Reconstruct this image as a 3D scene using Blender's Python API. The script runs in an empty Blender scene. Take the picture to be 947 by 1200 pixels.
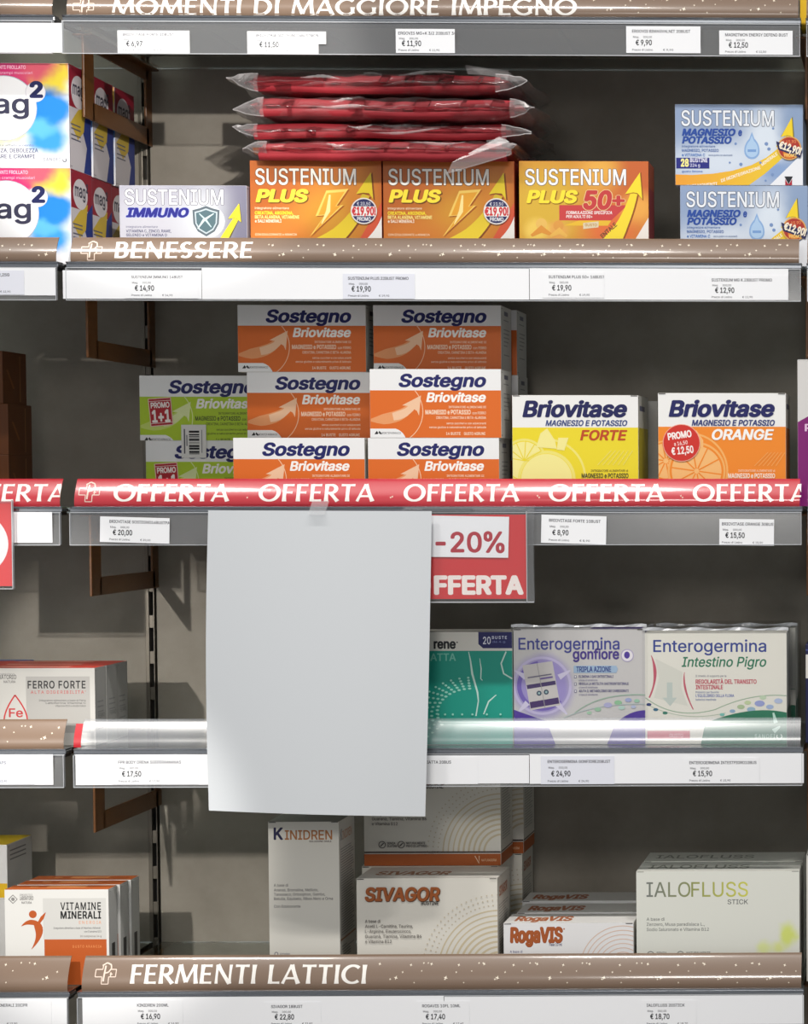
import bpy, bmesh, math, random
import numpy as np
from mathutils import Vector, Matrix, Euler, noise
from mathutils.geometry import delaunay_2d_cdt

SC = bpy.context.scene
COL = SC.collection
RAD = math.radians

# ------------------------------------------------------------------ camera
EYE = 1.45                      # eye height; the shelves recede to this height
DIST = 2.979                    # metres from the shelf fronts
F = 2979.0                      # focal length in pixels of the 947x1200 frame
IW, IH = 947, 1200
VPX, VPY = 1075.0, 568.0        # where lines square to the back wall meet
CAM_ROT = Euler((RAD(90 - 2.5), 0, RAD(-1.4)))
RM = CAM_ROT.to_matrix()
_d = RM.transposed() @ Vector((0, 1, 0))
PCX = VPX - F * _d.x / (-_d.z)
PCY = VPY + F * _d.y / (-_d.z)
CAMPOS = Vector((0, -DIST, EYE))
cam = bpy.data.cameras.new('camera')
camo = bpy.data.objects.new('camera', cam)
COL.objects.link(camo)
camo.location = CAMPOS
camo.rotation_euler = CAM_ROT
cam.sensor_width = 36
cam.lens = F / IH * 36
cam.shift_x = (IW / 2 - PCX) / IH
cam.shift_y = (PCY - IH / 2) / IH
cam.clip_start = 0.05
SC.camera = camo

# ------------------------------------------------------------------ world, lamps, exposure
SC.view_settings.view_transform = 'Standard'
SC.view_settings.look = 'None'
SC.view_settings.exposure = 0.0
SC.view_settings.gamma = 1.0
SC.view_settings.use_curve_mapping = False
world = bpy.data.worlds.new('shop')
SC.world = world
world.use_nodes = True
wb = world.node_tree.nodes['Background']
wb.inputs[0].default_value = (0.96, 0.98, 1.0, 1)
wb.inputs[1].default_value = 0.40


def spot(name, loc, target, energy, size_deg, radius=0.03, blend=0.25, color=(1, 0.96, 0.9)):
    l = bpy.data.lights.new(name, 'SPOT')
    l.energy = energy
    l.spot_size = RAD(size_deg)
    l.spot_blend = blend
    l.shadow_soft_size = radius
    l.color = color
    o = bpy.data.objects.new(name, l)
    COL.objects.link(o)
    o.location = loc
    o.rotation_euler = (Vector(target) - Vector(loc)).to_track_quat('-Z', 'Y').to_euler()
    return o


def track_or_fill_lamp(loc, target, watts, sx=0.34, sy=0.07, spread=110, color=(1, 0.965, 0.92)):
    """A rectangular area lamp: the ceiling track lamps and one added fill."""
    l = bpy.data.lights.new('track_or_fill_lamp', 'AREA')
    l.shape = 'RECTANGLE'
    l.size, l.size_y = sx, sy
    l.energy = watts
    l.spread = RAD(spread)
    l.color = color
    o = bpy.data.objects.new('track_or_fill_lamp', l)
    COL.objects.link(o)
    o.location = loc
    o.rotation_euler = (Vector(target) - Vector(loc)).to_track_quat('-Z', 'Y').to_euler()
    return o


for lx in (-1.42, -0.62, 0.22):
    track_or_fill_lamp((lx, -1.05, 3.10), (lx * 0.6 - 0.2, 0.0, 0.40), 5.2, sx=0.26, sy=0.06, spread=95)
# narrow spots farther back in the aisle, reaching in under the shelves on the left
spot('aisle_spot', (0.30, -3.0, 2.48), (-0.97, 0.3, 1.84), 360, 8, 0.02, 0.35)
spot('aisle_spot', (-1.45, -3.0, 1.98), (-1.02, 0.3, 1.20), 230, 6.5, 0.02, 0.5)
spot('aisle_spot', (-1.10, -2.6, 2.10), (-0.95, 0.3, 0.90), 185, 9, 0.02, 0.5)


track_or_fill_lamp((-0.45, -2.8, 2.25), (-0.50, 0.0, 0.93), 1.3, sx=0.5, sy=0.3, spread=50)  # fill lamp added in front to brighten the lower shelves, not on the track


# ------------------------------------------------------------------ helpers
def U(px, py, d=0.0):
    """The point of the plane Y = d that shows at a pixel of the photograph."""
    r = RM @ Vector(((px - PCX) / F, -(py - PCY) / F, -1.0))
    t = (d - CAMPOS.y) / r.y
    return CAMPOS + r * t


def lin(c):
    c = c / 255.0
    return c / 12.92 if c <= 0.04045 else ((c + 0.055) / 1.055) ** 2.4


def rgb(c):
    return (lin(c[0]), lin(c[1]), lin(c[2]), 1.0)


_mats = {}


def m(r, g=None, b=None, rough=0.45, spec=0.4, coat=0.0, metal=0.0, coatr=0.08):
    """A plain ink or card of one colour (sRGB 0-255)."""
    if g is None:
        r, g, b = r
    key = ('p', r, g, b, rough, spec, coat, metal, coatr)
    if key in _mats:
        return _mats[key]
    mt = bpy.data.materials.new('ink_%d_%d_%d' % (r, g, b))
    mt.use_nodes = True
    p = mt.node_tree.nodes['Principled BSDF']
    p.inputs['Base Color'].default_value = rgb((r, g, b))
    p.inputs['Roughness'].default_value = rough
    p.inputs['Specular IOR Level'].default_value = spec
    p.inputs['Metallic'].default_value = metal
    p.inputs['Coat Weight'].default_value = coat
    p.inputs['Coat Roughness'].default_value = coatr
    _mats[key] = mt
    return mt


def grad(c0, c1, axis, a, b, rough=0.45, c2=None):
    """Printed colour run along a local axis (0 x, 2 z) from a to b metres."""
    key = ('g', c0, c1, axis, a, b, rough, c2)
    if key in _mats:
        return _mats[key]
    mt = bpy.data.materials.new('print_run')
    mt.use_nodes = True
    nt = mt.node_tree
    p = nt.nodes['Principled BSDF']
    p.inputs['Roughness'].default_value = rough
    tc = nt.nodes.new('ShaderNodeTexCoord')
    sx = nt.nodes.new('ShaderNodeSeparateXYZ')
    mr = nt.nodes.new('ShaderNodeMapRange')
    cr = nt.nodes.new('ShaderNodeValToRGB')
    nt.links.new(tc.outputs['Object'], sx.inputs[0])
    nt.links.new(sx.outputs[axis], mr.inputs[0])
    mr.inputs[1].default_value = a
    mr.inputs[2].default_value = b
    nt.links.new(mr.outputs[0], cr.inputs[0])
    cr.color_ramp.elements[0].color = rgb(c0)
    cr.color_ramp.elements[1].color = rgb(c1)
    if c2:
        e = cr.color_ramp.elements.new(0.5)
        e.color = rgb(c2)
    nt.links.new(cr.outputs[0], p.inputs['Base Color'])
    _mats[key] = mt
    return mt


def blobs(base, lst, namp=0.012, nscale=35.0, rough=0.45):
    """Printed artwork of soft colour clouds: (x, z, rx, rz, soft, colour) in local metres."""
    mt = bpy.data.materials.new('print_clouds')
    mt.use_nodes = True
    nt = mt.node_tree
    p = nt.nodes['Principled BSDF']
    p.inputs['Roughness'].default_value = rough
    tc = nt.nodes.new('ShaderNodeTexCoord')
    nz = nt.nodes.new('ShaderNodeTexNoise')
    nz.inputs['Scale'].default_value = nscale
    nz.inputs['Detail'].default_value = 3
    nt.links.new(tc.outputs['Object'], nz.inputs['Vector'])
    sub = nt.nodes.new('ShaderNodeVectorMath'); sub.operation = 'SUBTRACT'
    sub.inputs[1].default_value = (0.5, 0.5, 0.5)
    nt.links.new(nz.outputs['Color'], sub.inputs[0])
    sc = nt.nodes.new('ShaderNodeVectorMath'); sc.operation = 'SCALE'
    sc.inputs['Scale'].default_value = namp * 2
    nt.links.new(sub.outputs[0], sc.inputs[0])
    add = nt.nodes.new('ShaderNodeVectorMath'); add.operation = 'ADD'
    nt.links.new(tc.outputs['Object'], add.inputs[0])
    nt.links.new(sc.outputs[0], add.inputs[1])
    cur = None
    for (x, z, rx, rz, soft, c) in lst:
        s = nt.nodes.new('ShaderNodeVectorMath'); s.operation = 'SUBTRACT'
        s.inputs[1].default_value = (x, 0, z)
        nt.links.new(add.outputs[0], s.inputs[0])
        mu = nt.nodes.new('ShaderNodeVectorMath'); mu.operation = 'MULTIPLY'
        mu.inputs[1].default_value = (1 / rx, 0, 1 / rz)
        nt.links.new(s.outputs[0], mu.inputs[0])
        ln = nt.nodes.new('ShaderNodeVectorMath'); ln.operation = 'LENGTH'
        nt.links.new(mu.outputs[0], ln.inputs[0])
        mr = nt.nodes.new('ShaderNodeMapRange')
        mr.interpolation_type = 'SMOOTHSTEP'
        mr.inputs[1].default_value = 1 - soft
        mr.inputs[2].default_value = 1 + soft
        mr.inputs[3].default_value = 1
        mr.inputs[4].default_value = 0
        nt.links.new(ln.outputs['Value'], mr.inputs[0])
        mx = nt.nodes.new('ShaderNodeMix'); mx.data_type = 'RGBA'
        nt.links.new(mr.outputs[0], mx.inputs[0])
        if cur is None:
            mx.inputs[6].default_value = rgb(base)
        else:
            nt.links.new(cur, mx.inputs[6])
        mx.inputs[7].default_value = rgb(c)
        cur = mx.outputs[2]
    nt.links.new(cur, p.inputs['Base Color'])
    return mt


def clear_mat(name, haze, gloss_rough, base_refl, tint=(1, 1, 1), haze_c=(0.8, 0.82, 0.85)):
    """Clear plastic sheet: mostly lets light through, a little haze, shine at grazing angles."""
    mt = bpy.data.materials.new(name)
    mt.use_nodes = True
    nt = mt.node_tree
    nt.nodes.remove(nt.nodes['Principled BSDF'])
    out = nt.nodes['Material Output']
    tr = nt.nodes.new('ShaderNodeBsdfTransparent')
    tr.inputs[0].default_value = (*tint, 1)
    df = nt.nodes.new('ShaderNodeBsdfDiffuse')
    df.inputs[0].default_value = (*haze_c, 1)
    gl = nt.nodes.new('ShaderNodeBsdfGlossy')
    gl.inputs['Roughness'].default_value = gloss_rough
    m1 = nt.nodes.new('ShaderNodeMixShader')
    m1.inputs[0].default_value = haze
    nt.links.new(tr.outputs[0], m1.inputs[1])
    nt.links.new(df.outputs[0], m1.inputs[2])
    lw = nt.nodes.new('ShaderNodeLayerWeight')
    lw.inputs['Blend'].default_value = 0.5
    pw = nt.nodes.new('ShaderNodeMath'); pw.operation = 'POWER'
    pw.inputs[1].default_value = 4.0
    nt.links.new(lw.outputs['Facing'], pw.inputs[0])
    ad = nt.nodes.new('ShaderNodeMath'); ad.operation = 'MULTIPLY_ADD'
    ad.inputs[1].default_value = 0.85
    ad.inputs[2].default_value = 0.035 + base_refl
    ad.use_clamp = True
    nt.links.new(pw.outputs[0], ad.inputs[0])
    m2 = nt.nodes.new('ShaderNodeMixShader')
    nt.links.new(ad.outputs[0], m2.inputs[0])
    nt.links.new(m1.outputs[0], m2.inputs[1])
    nt.links.new(gl.outputs[0], m2.inputs[2])
    nt.links.new(m2.outputs[0], out.inputs[0])
    return mt


def noisy(name, c0, c1, scale, rough=0.6, bump=0.0, stretch=(1, 1, 1), metal=0.0):
    mt = bpy.data.materials.new(name)
    mt.use_nodes = True
    nt = mt.node_tree
    p = nt.nodes['Principled BSDF']
    p.inputs['Roughness'].default_value = rough
    p.inputs['Metallic'].default_value = metal
    tc = nt.nodes.new('ShaderNodeTexCoord')
    mp = nt.nodes.new('ShaderNodeMapping')
    mp.inputs['Scale'].default_value = stretch
    nz = nt.nodes.new('ShaderNodeTexNoise')
    nz.inputs['Scale'].default_value = scale
    nz.inputs['Detail'].default_value = 8
    nz.inputs['Roughness'].default_value = 0.6
    cr = nt.nodes.new('ShaderNodeValToRGB')
    cr.color_ramp.elements[0].position = 0.3
    cr.color_ramp.elements[1].position = 0.7
    cr.color_ramp.elements[0].color = rgb(c0)
    cr.color_ramp.elements[1].color = rgb(c1)
    nt.links.new(tc.outputs['Object'], mp.inputs[0])
    nt.links.new(mp.outputs[0], nz.inputs['Vector'])
    nt.links.new(nz.outputs[0], cr.inputs[0])
    nt.links.new(cr.outputs[0], p.inputs['Base Color'])
    if bump:
        bp = nt.nodes.new('ShaderNodeBump')
        bp.inputs['Strength'].default_value = bump
        bp.inputs['Distance'].default_value = 0.002
        nt.links.new(nz.outputs[0], bp.inputs['Height'])
        nt.links.new(bp.outputs[0], p.inputs['Normal'])
    return mt


class MB:
    """Collects faces of several materials and links them as ONE mesh object."""

    def __init__(self):
        self.v, self.f, self.mi, self.ms, self.sm = [], [], [], [], []

    def slot(self, mt):
        if mt not in self.ms:
            self.ms.append(mt)
        return self.ms.index(mt)

    def add(self, verts, faces, mt, smooth=False):
        o = len(self.v)
        self.v += [tuple(x) for x in verts]
        k = self.slot(mt)
        for f in faces:
            self.f.append([o + i for i in f])
            self.mi.append(k)
            self.sm.append(smooth)

    def box(self, x0, x1, y0, y1, z0, z1, mt, bev=0.0, rot=None, seg=2):
        bm = bmesh.new()
        bmesh.ops.create_cube(bm, size=1)
        for v in bm.verts:
            v.co = ((x0 + x1) / 2 + v.co.x * (x1 - x0), (y0 + y1) / 2 + v.co.y * (y1 - y0), (z0 + z1) / 2 + v.co.z * (z1 - z0))
        if bev:
            bmesh.ops.bevel(bm, geom=list(bm.edges), offset=bev, segments=seg, affect='EDGES', profile=0.5)
        if rot:
            bmesh.ops.transform(bm, matrix=rot, verts=bm.verts)
        self.bm(bm, mt)

    def bm(self, bm, mt, smooth=False):
        bm.verts.index_update()
        vs = [v.co.copy() for v in bm.verts]
        fs = [[v.index for v in f.verts] for f in bm.faces]
        bm.free()
        self.add(vs, fs, mt, smooth)

    def prism(self, prof, x0, x1, mt, smooth=False):
        """Closed (y, z) outline swept along x."""
        n = len(prof)
        vs = [(x0, y, z) for y, z in prof] + [(x1, y, z) for y, z in prof]
        fs = [[i, (i + 1) % n, n + (i + 1) % n, n + i] for i in range(n)]
        self.add(vs, fs, mt, smooth)
        self.add([(x0, y, z) for y, z in prof], [list(range(n))], mt)
        self.add([(x1, y, z) for y, z in prof], [list(range(n))], mt)

    def build(self, name, parent=None, loc=(0, 0, 0), rotz=0.0):
        me = bpy.data.meshes.new(name)
        me.from_pydata(self.v, [], self.f)
        for k in self.ms:
            me.materials.append(k)
        me.polygons.foreach_set('material_index', self.mi)
        me.polygons.foreach_set('use_smooth', self.sm)
        me.update()
        o = bpy.data.objects.new(name, me)
        COL.objects.link(o)
        o.location = loc
        o.rotation_euler = (0, 0, rotz)
        if parent:
            o.parent = parent
        return o


def tag(o, label, cat, group=None, kind=None):
    o['label'] = label
    o['category'] = cat
    if group:
        o['group'] = group
    if kind:
        o['kind'] = kind
    return o


def empty(name, loc, rotz=0.0):
    o = bpy.data.objects.new(name, None)
    o.empty_display_size = 0.05
    COL.objects.link(o)
    o.location = loc
    o.rotation_euler = (0, 0, rotz)
    return o


def copy_tree(o, parent=None):
    c = o.copy()
    COL.objects.link(c)
    if parent:
        c.parent = parent
    for ch in list(o.children):
        copy_tree(ch, c)
    return c


# ------------------------------------------------------------------ lettering
_txt = {}
try:
    FONT = bpy.data.fonts.load(bpy.utils.system_resource('DATAFILES') + '/fonts/Inter.woff2')
except Exception:
    FONT = None


def _loops(s):
    """Outline points and directed edges of a string."""
    cu = bpy.data.curves.new('lettering', 'FONT')
    if FONT:
        cu.font = FONT
    cu.body = s
    cu.resolution_u = 3
    cu.dimensions = '2D'
    cu.fill_mode = 'NONE'
    ob = bpy.data.objects.new('lettering', cu)
    me = ob.to_mesh()
    vs = [(v.co.x, v.co.y) for v in me.vertices]
    es = []
    for e in me.edges:
        a, b = min(e.vertices), max(e.vertices)
        es.append((a, b) if b - a == 1 else (b, a))
    ob.to_mesh_clear()
    bpy.data.objects.remove(ob)
    bpy.data.curves.remove(cu)
    return vs, es


_adv, _gl = {}, {}


def advance(c):
    if c not in _adv:
        w0 = max(v[0] for v in _loops('HH')[0])
        w1 = max(v[0] for v in _loops('H' + c + 'H')[0])
        _adv[c] = w1 - w0
    return _adv[c]


def glyph(c, bold):
    """One letter as clean triangles; weight added by uniting shifted outlines."""
    key = (c, bold)
    if key in _gl:
        return _gl[key]
    v0, e0 = _loops(c)
    if not v0:
        _gl[key] = ([], [])
        return _gl[key]
    sh = [(0, 0)]
    if bold > 0.001:
        n = 6 if bold < 0.03 else 8
        sh = [(math.cos(2 * math.pi * (i + 0.5) / n), 0.8 * math.sin(2 * math.pi * (i + 0.5) / n)) for i in range(n)] + [(0, 0)]
    P, E = [], []
    for dx, dy in sh:
        o = len(P)
        P += [(x + dx * bold, y + dy * bold) for x, y in v0]
        E += [(i + o, j + o) for i, j in e0]
    ov, oe, of, _, _, _ = delaunay_2d_cdt([Vector(p) for p in P], E, [], 0, 1e-5)
    V = np.array([(v.x, v.y) for v in ov])
    T = np.array([list(f) for f in of if len(f) == 3])
    if len(T) == 0:
        _gl[key] = ([], [])
        return _gl[key]
    cen = V[T].mean(axis=1)
    A = np.array([P[i] for i, j in E])
    B = np.array([P[j] for i, j in E])
    cx, cy = cen[:, 0][:, None], cen[:, 1][:, None]
    up = (A[None, :, 1] <= cy) & (B[None, :, 1] > cy)
    dn = (A[None, :, 1] > cy) & (B[None, :, 1] <= cy)
    side = (B[None, :, 0] - A[None, :, 0]) * (cy - A[None, :, 1]) - (cx - A[None, :, 0]) * (B[None, :, 1] - A[None, :, 1])
    wn = (up & (side > 0)).sum(1) - (dn & (side < 0)).sum(1)
    T = T[wn != 0]
    _gl[key] = ([tuple(p) for p in V.tolist()], T.tolist())
    return _gl[key]


def tmesh(s, bold=0.0, shear=0.0, res=2, space=1.0, extra=0.0):
    key = (s, bold, shear, space, res, extra)
    if key in _txt:
        return _txt[key]
    eb = 0.004 if bold < 0 else (min(bold * 0.72, 0.034) + 0.012 if res > 1 else min(bold * 0.5, 0.015) + 0.008)
    eb = round((eb + extra) / 0.004) * 0.004
    x, vs, fs = 0.0, [[], []], [[], []]
    for k, c in enumerate(s):
        gv, gf = glyph(c, eb) if c != ' ' else ([], [])
        q = k % 2
        o = len(vs[q])
        vs[q] += [(x + a + b * shear, b, q) for a, b in gv]
        fs[q] += [[i + o for i in f] for f in gf]
        x += advance(c) * space
    o = len(vs[0])
    _txt[key] = (vs, fs)
    return _txt[key]


CAPH = max(v[1] for v in _loops('H')[0])


def clip_poly(pts, x0, x1, y0, y1):
    def cut(ps, ax, lim, keep):
        out = []
        for i in range(len(ps)):
            a, b = ps[i], ps[(i + 1) % len(ps)]
            ia = (a[ax] - lim) * keep >= 0
            ib = (b[ax] - lim) * keep >= 0
            if ia:
                out.append(a)
            if ia != ib:
                t = (lim - a[ax]) / (b[ax] - a[ax])
                out.append((a[0] + (b[0] - a[0]) * t, a[1] + (b[1] - a[1]) * t))
        return out
    for ax, lim, keep in ((0, x0, 1), (0, x1, -1), (1, y0, 1), (1, y1, -1)):
        pts = cut(pts, ax, lim, keep)
        if len(pts) < 3:
            return []
    return pts


LAY = 0.000015


class Print:
    """Ink on one flat face. Coordinates are given in pixels of the photograph and
    turned once into metres on that face; `put` sends face metres into the mesh."""

    def __init__(self, mb, W, H, x0, y0, s, put):
        self.mb, self.W, self.H, self.x0, self.y0, self.s, self.put = mb, W, H, x0, y0, s, put
        self.lay = 3

    def uv(self, x, y):
        return ((x - self.x0) * self.s, self.H - (y - self.y0) * self.s)

    def emit(self, pts, faces, mt, lay=None):
        if lay is None:
            self.lay += 1
            lay = self.lay
        self.mb.add([self.put(a, b, lay * LAY) for a, b in pts], faces, mt)

    def poly(self, pts, mt, lay=None):
        q = clip_poly([self.uv(*p) for p in pts], 0.0003, self.W - 0.0003, 0.0003, self.H - 0.0003)
        if len(q) >= 3:
            self.emit(q, [list(range(len(q)))], mt, lay)

    def rect(self, x0, y0, x1, y1, mt, lay=None):
        self.poly([(x0, y0), (x1, y0), (x1, y1), (x0, y1)], mt, lay)

    def full(self, mt):
        e = 0.0003
        self.emit([(e, e), (self.W - e, e), (self.W - e, self.H - e), (e, self.H - e)], [[0, 1, 2, 3]], mt)

    def circ(self, cx, cy, r, mt, n=28, ry=None):
        ry = ry or r
        self.poly([(cx + r * math.cos(2 * math.pi * i / n), cy + ry * math.sin(2 * math.pi * i / n)) for i in range(n)], mt)

    def stroke(self, pts, w, mt):
        """A line of constant or varying pixel width."""
        n = len(pts)
        ws = w if isinstance(w, (list, tuple)) else [w] * n
        if len(ws) != n:
            ws = [ws[0] + (ws[-1] - ws[0]) * i / (n - 1) for i in range(n)]
        L, R = [], []
        for i, (x, y) in enumerate(pts):
            a = pts[max(0, i - 1)]
            b = pts[min(n - 1, i + 1)]
            dx, dy = b[0] - a[0], b[1] - a[1]
            l = math.hypot(dx, dy) or 1
            nx, ny = -dy / l * ws[i] / 2, dx / l * ws[i] / 2
            L.append((x + nx, y + ny))
            R.append((x - nx, y - ny))
        self.lay += 1
        for i in range(n - 1):
            self.poly([L[i], L[i + 1], R[i + 1], R[i]], mt, self.lay)

    def arc(self, cx, cy, r, a0, a1, w, mt, n=20, ry=None):
        ry = ry or r
        self.stroke([(cx + r * math.cos(RAD(a0 + (a1 - a0) * i / n)), cy + ry * math.sin(RAD(a0 + (a1 - a0) * i / n))) for i in range(n + 1)], w, mt)

    def text(self, s, x0, x1, ybase, cap, mt, bold=0.0, shear=0.0, res=2, edge=None, rot=0.0, space=1.0, shadow=None, lay=None):
        """Fits the string between x0 and x1 (pixels) on a baseline, capitals `cap` pixels high."""
        if not s.strip():
            return
        vs, fs = tmesh(s, bold, shear, res, space)
        ax = min(v[0] for q in vs for v in q)
        bx = max(v[0] for q in vs for v in q)
        kx = (x1 - x0) / (bx - ax)
        ky = cap / CAPH
        cr, sr = math.cos(RAD(rot)), math.sin(RAD(rot))
        lv = [self.lay + 1]

        def lay_down(vv, ff, mat, dx=0, dy=0):
            # neighbouring letters lie on two layers a hair apart; all strings share these layers
            for q in (0, 1):
                pts = []
                for v in vv[q]:
                    a, b = (v[0] - ax) * kx, v[1] * ky
                    pts.append(self.uv(x0 + a * cr - b * sr + dx, ybase - (a * sr + b * cr) + dy))
                if pts:
                    self.tri(pts, ff[q], mat, lv[0] + q)
            lv[0] += 2
        if shadow:
            smt, dx, dy, ex = shadow
            v2, f2 = tmesh(s, bold, shear, res, space, ex * 0.8)
            lay_down(v2, f2, smt, dx, dy)
        if edge:
            emt, ex = edge
            v2, f2 = tmesh(s, bold, shear, res, space, ex * 0.8)
            lay_down(v2, f2, emt)
        lay_down(vs, fs, mt)

    def tri(self, pts, fs, mt, lay=None):
        if lay is None:
            self.lay += 1
            lay = self.lay
        a, b = 0.0003, 0.0003
        inside = [a <= p[0] <= self.W - a and b <= p[1] <= self.H - b for p in pts]
        if all(inside):
            self.emit(pts, fs, mt, lay)
            return
        for f in fs:
            q = clip_poly([pts[i] for i in f], a, self.W - a, b, self.H - b)
            if len(q) >= 3:
                self.emit(q, [list(range(len(q)))], mt, lay)

    def arrow(self, mid, w, tip, wa, wb, mt):
        """A bent arrow: centre line `mid`, widths w, head (tip, wing, wing)."""
        self.stroke(mid, w, mt)
        self.poly([tip, wa, mid[-1], wb], mt)


def bez(p0, p1, p2, n=12):
    return [((1 - t) ** 2 * p0[0] + 2 * t * (1 - t) * p1[0] + t * t * p2[0],
             (1 - t) ** 2 * p0[1] + 2 * t * (1 - t) * p1[1] + t * t * p2[1]) for t in [i / n for i in range(n + 1)]]


# broad flared capitals for the shelf headers
def _arc(cx, cy, rx, ry, a0, a1, n=14):
    return [(cx + rx * math.cos(RAD(a0 + (a1 - a0) * i / n)), cy + ry * math.sin(RAD(a0 + (a1 - a0) * i / n))) for i in range(n + 1)]


def _ln(a, b, t):
    return ('l', [a, b], t)


TH, TN = 0.17, 0.115
_R_UP = [(0.12, 0.95), (0.32, 0.95)] + _arc(0.32, 0.72, 0.22, 0.23, 90, -90, 10) + [(0.12, 0.49)]
GLYPH = {
    'O': (0.98, [('c', _arc(0.49, 0.5, 0.41, 0.455, 90, 450, 30), 0)]),
    'F': (0.56, [_ln((0.12, 0), (0.12, 1), TH), _ln((0.12, 0.945), (0.53, 0.945), TN), _ln((0.12, 0.52), (0.48, 0.52), TN)]),
    'E': (0.58, [_ln((0.12, 0), (0.12, 1), TH), _ln((0.12, 0.945), (0.53, 0.945), TN), _ln((0.12, 0.52), (0.49, 0.52), TN), _ln((0.12, 0.055), (0.55, 0.055), TN)]),
    'R': (0.68, [_ln((0.12, 0), (0.12, 1), TH), ('c', _R_UP, 0), _ln((0.30, 0.5), (0.64, 0.0), TH)]),
    'P': (0.60, [_ln((0.12, 0), (0.12, 1), TH), ('c', _R_UP, 0)]),
    'B': (0.64, [_ln((0.12, 0), (0.12, 1), TH), ('c', [(0.12, 0.95), (0.30, 0.95)] + _arc(0.30, 0.745, 0.19, 0.205, 90, -90, 10) + [(0.12, 0.54)], 0),
                 ('c', [(0.12, 0.54), (0.32, 0.54)] + _arc(0.32, 0.295, 0.23, 0.245, 90, -90, 10) + [(0.12, 0.05)], 0)]),
    'D': (0.84, [_ln((0.12, 0), (0.12, 1), TH), ('c', [(0.12, 0.95), (0.30, 0.95)] + _arc(0.32, 0.5, 0.42, 0.45, 90, -90, 14) + [(0.12, 0.05)], 0)]),
    'T': (0.66, [_ln((0.33, 0), (0.33, 1), TH), _ln((0.02, 0.945), (0.64, 0.945), TN)]),
    'A': (0.80, [_ln((0.05, 0), (0.40, 1), TN), _ln((0.40, 1), (0.75, 0), TH), _ln((0.18, 0.30), (0.63, 0.30), TN)]),
    'N': (0.84, [_ln((0.12, 0), (0.12, 1), TN), _ln((0.12, 1), (0.72, 0), TH), _ln((0.72, 0), (0.72, 1), TN)]),
    'M': (1.02, [_ln((0.07, 0), (0.18, 1), TN), _ln((0.18, 1), (0.51, 0.08), TH), _ln((0.51, 0.08), (0.84, 1), TN), _ln((0.84, 1), (0.95, 0), TH)]),
    'I': (0.28, [_ln((0.14, 0), (0.14, 1), TH)]),
    'L': (0.56, [_ln((0.12, 0), (0.12, 1), TH), _ln((0.12, 0.055), (0.54, 0.055), TN)]),
    'C': (0.80, [('c', _arc(0.49, 0.5, 0.41, 0.455, 48, 312, 24), 0)]),
    'G': (0.88, [('c', _arc(0.49, 0.5, 0.41, 0.455, 48, 312, 24), 0), _ln((0.77, 0.10), (0.77, 0.46), TH)]),
    'S': (0.58, [('c', _arc(0.30, 0.735, 0.20, 0.215, 40, 250, 14)[:-1] + _arc(0.28, 0.27, 0.21, 0.215, 85, -140, 16), 0)]),
    ' ': (0.36, []),
}


def header_text(s, gap=0.07):
    """Polygons of a line of capitals, cap height 1; returns (polys, width)."""
    x, polys = 0.0, []
    for ch in s:
        w, st = GLYPH[ch]
        for kind, pts, t in st:
            if kind == 'l':
                (ax, ay), (bx, by) = pts
                dx, dy = bx - ax, by - ay
                l = math.hypot(dx, dy)
                nx, ny = -dy / l, dx / l
                secs = [(0, 1.22), (0.3, 0.95), (0.7, 0.95), (1, 1.22)]
                q = [(x + ax + dx * k + nx * t * f / 2, ay + dy * k + ny * t * f / 2, x + ax + dx * k - nx * t * f / 2, ay + dy * k - ny * t * f / 2) for k, f in secs]
                for i in range(3):
                    a, b = q[i], q[i + 1]
                    polys.append([(a[0], a[1]), (b[0], b[1]), (b[2], b[3]), (a[2], a[3])])
            else:
                n = len(pts)
                L = []
                closed = math.hypot(pts[0][0] - pts[-1][0], pts[0][1] - pts[-1][1]) < 1e-6
                for i in range(n):
                    a = pts[i - 1] if i else (pts[-2] if closed else pts[0])
                    b = pts[i + 1] if i < n - 1 else (pts[1] if closed else pts[-1])
                    dx, dy = b[0] - a[0], b[1] - a[1]
                    l = math.hypot(dx, dy) or 1
                    t2 = TN + (TH * 1.08 - TN) * abs(dy / l)
                    nx, ny = -dy / l * t2 / 2, dx / l * t2 / 2
                    L.append((x + pts[i][0] + nx, pts[i][1] + ny, x + pts[i][0] - nx, pts[i][1] - ny))
                for i in range(n - 1):
                    a, b = L[i], L[i + 1]
                    polys.append([(a[0], a[1]), (b[0], b[1]), (b[2], b[3]), (a[2], a[3])])
        x += w + gap
    return polys, x - gap

# ------------------------------------------------------------------ the setting
WHITE = m(236, 236, 234, rough=0.5)
BLACK = m(20, 20, 22)
NAVY = m(26, 30, 92)
GREYTX = m(70, 70, 78)
WALLY = 0.32

concrete = noisy('grey_brown_panel', (128, 121, 110), (152, 145, 134), 9.0, rough=0.7, bump=0.15)
mb = MB()
XJ = U(82, 575, 0).x            # joint between the left and the middle bay
XJR = U(943, 600, 0).x          # joint between the middle and the right bay
mb.box(-2.2, XJ - 0.010, WALLY, WALLY + 0.03, 0.0, 2.7, concrete)
mb.box(XJ + 0.003, XJR - 0.006, WALLY, WALLY + 0.03, 0.0, 2.7, concrete)
mb.box(XJR + 0.006, 0.9, WALLY, WALLY + 0.03, 0.0, 2.7, concrete)
mb.box(-2.2, 0.9, WALLY + 0.03, WALLY + 0.05, 0.0, 2.7, m(30, 28, 26))
w = mb.build('wall_back')
tag(w, 'grey-brown concrete-look back panels of the shelving wall', 'wall', kind='structure')
mb = MB()
mb.box(-2.6, 1.4, -4.0, WALLY, -0.04, 0.0, noisy('pale_floor', (150, 145, 138), (168, 163, 155), 4.0, rough=0.4))
tag(mb.build('floor'), 'pale shop floor in front of the shelves', 'floor', kind='structure')

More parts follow.
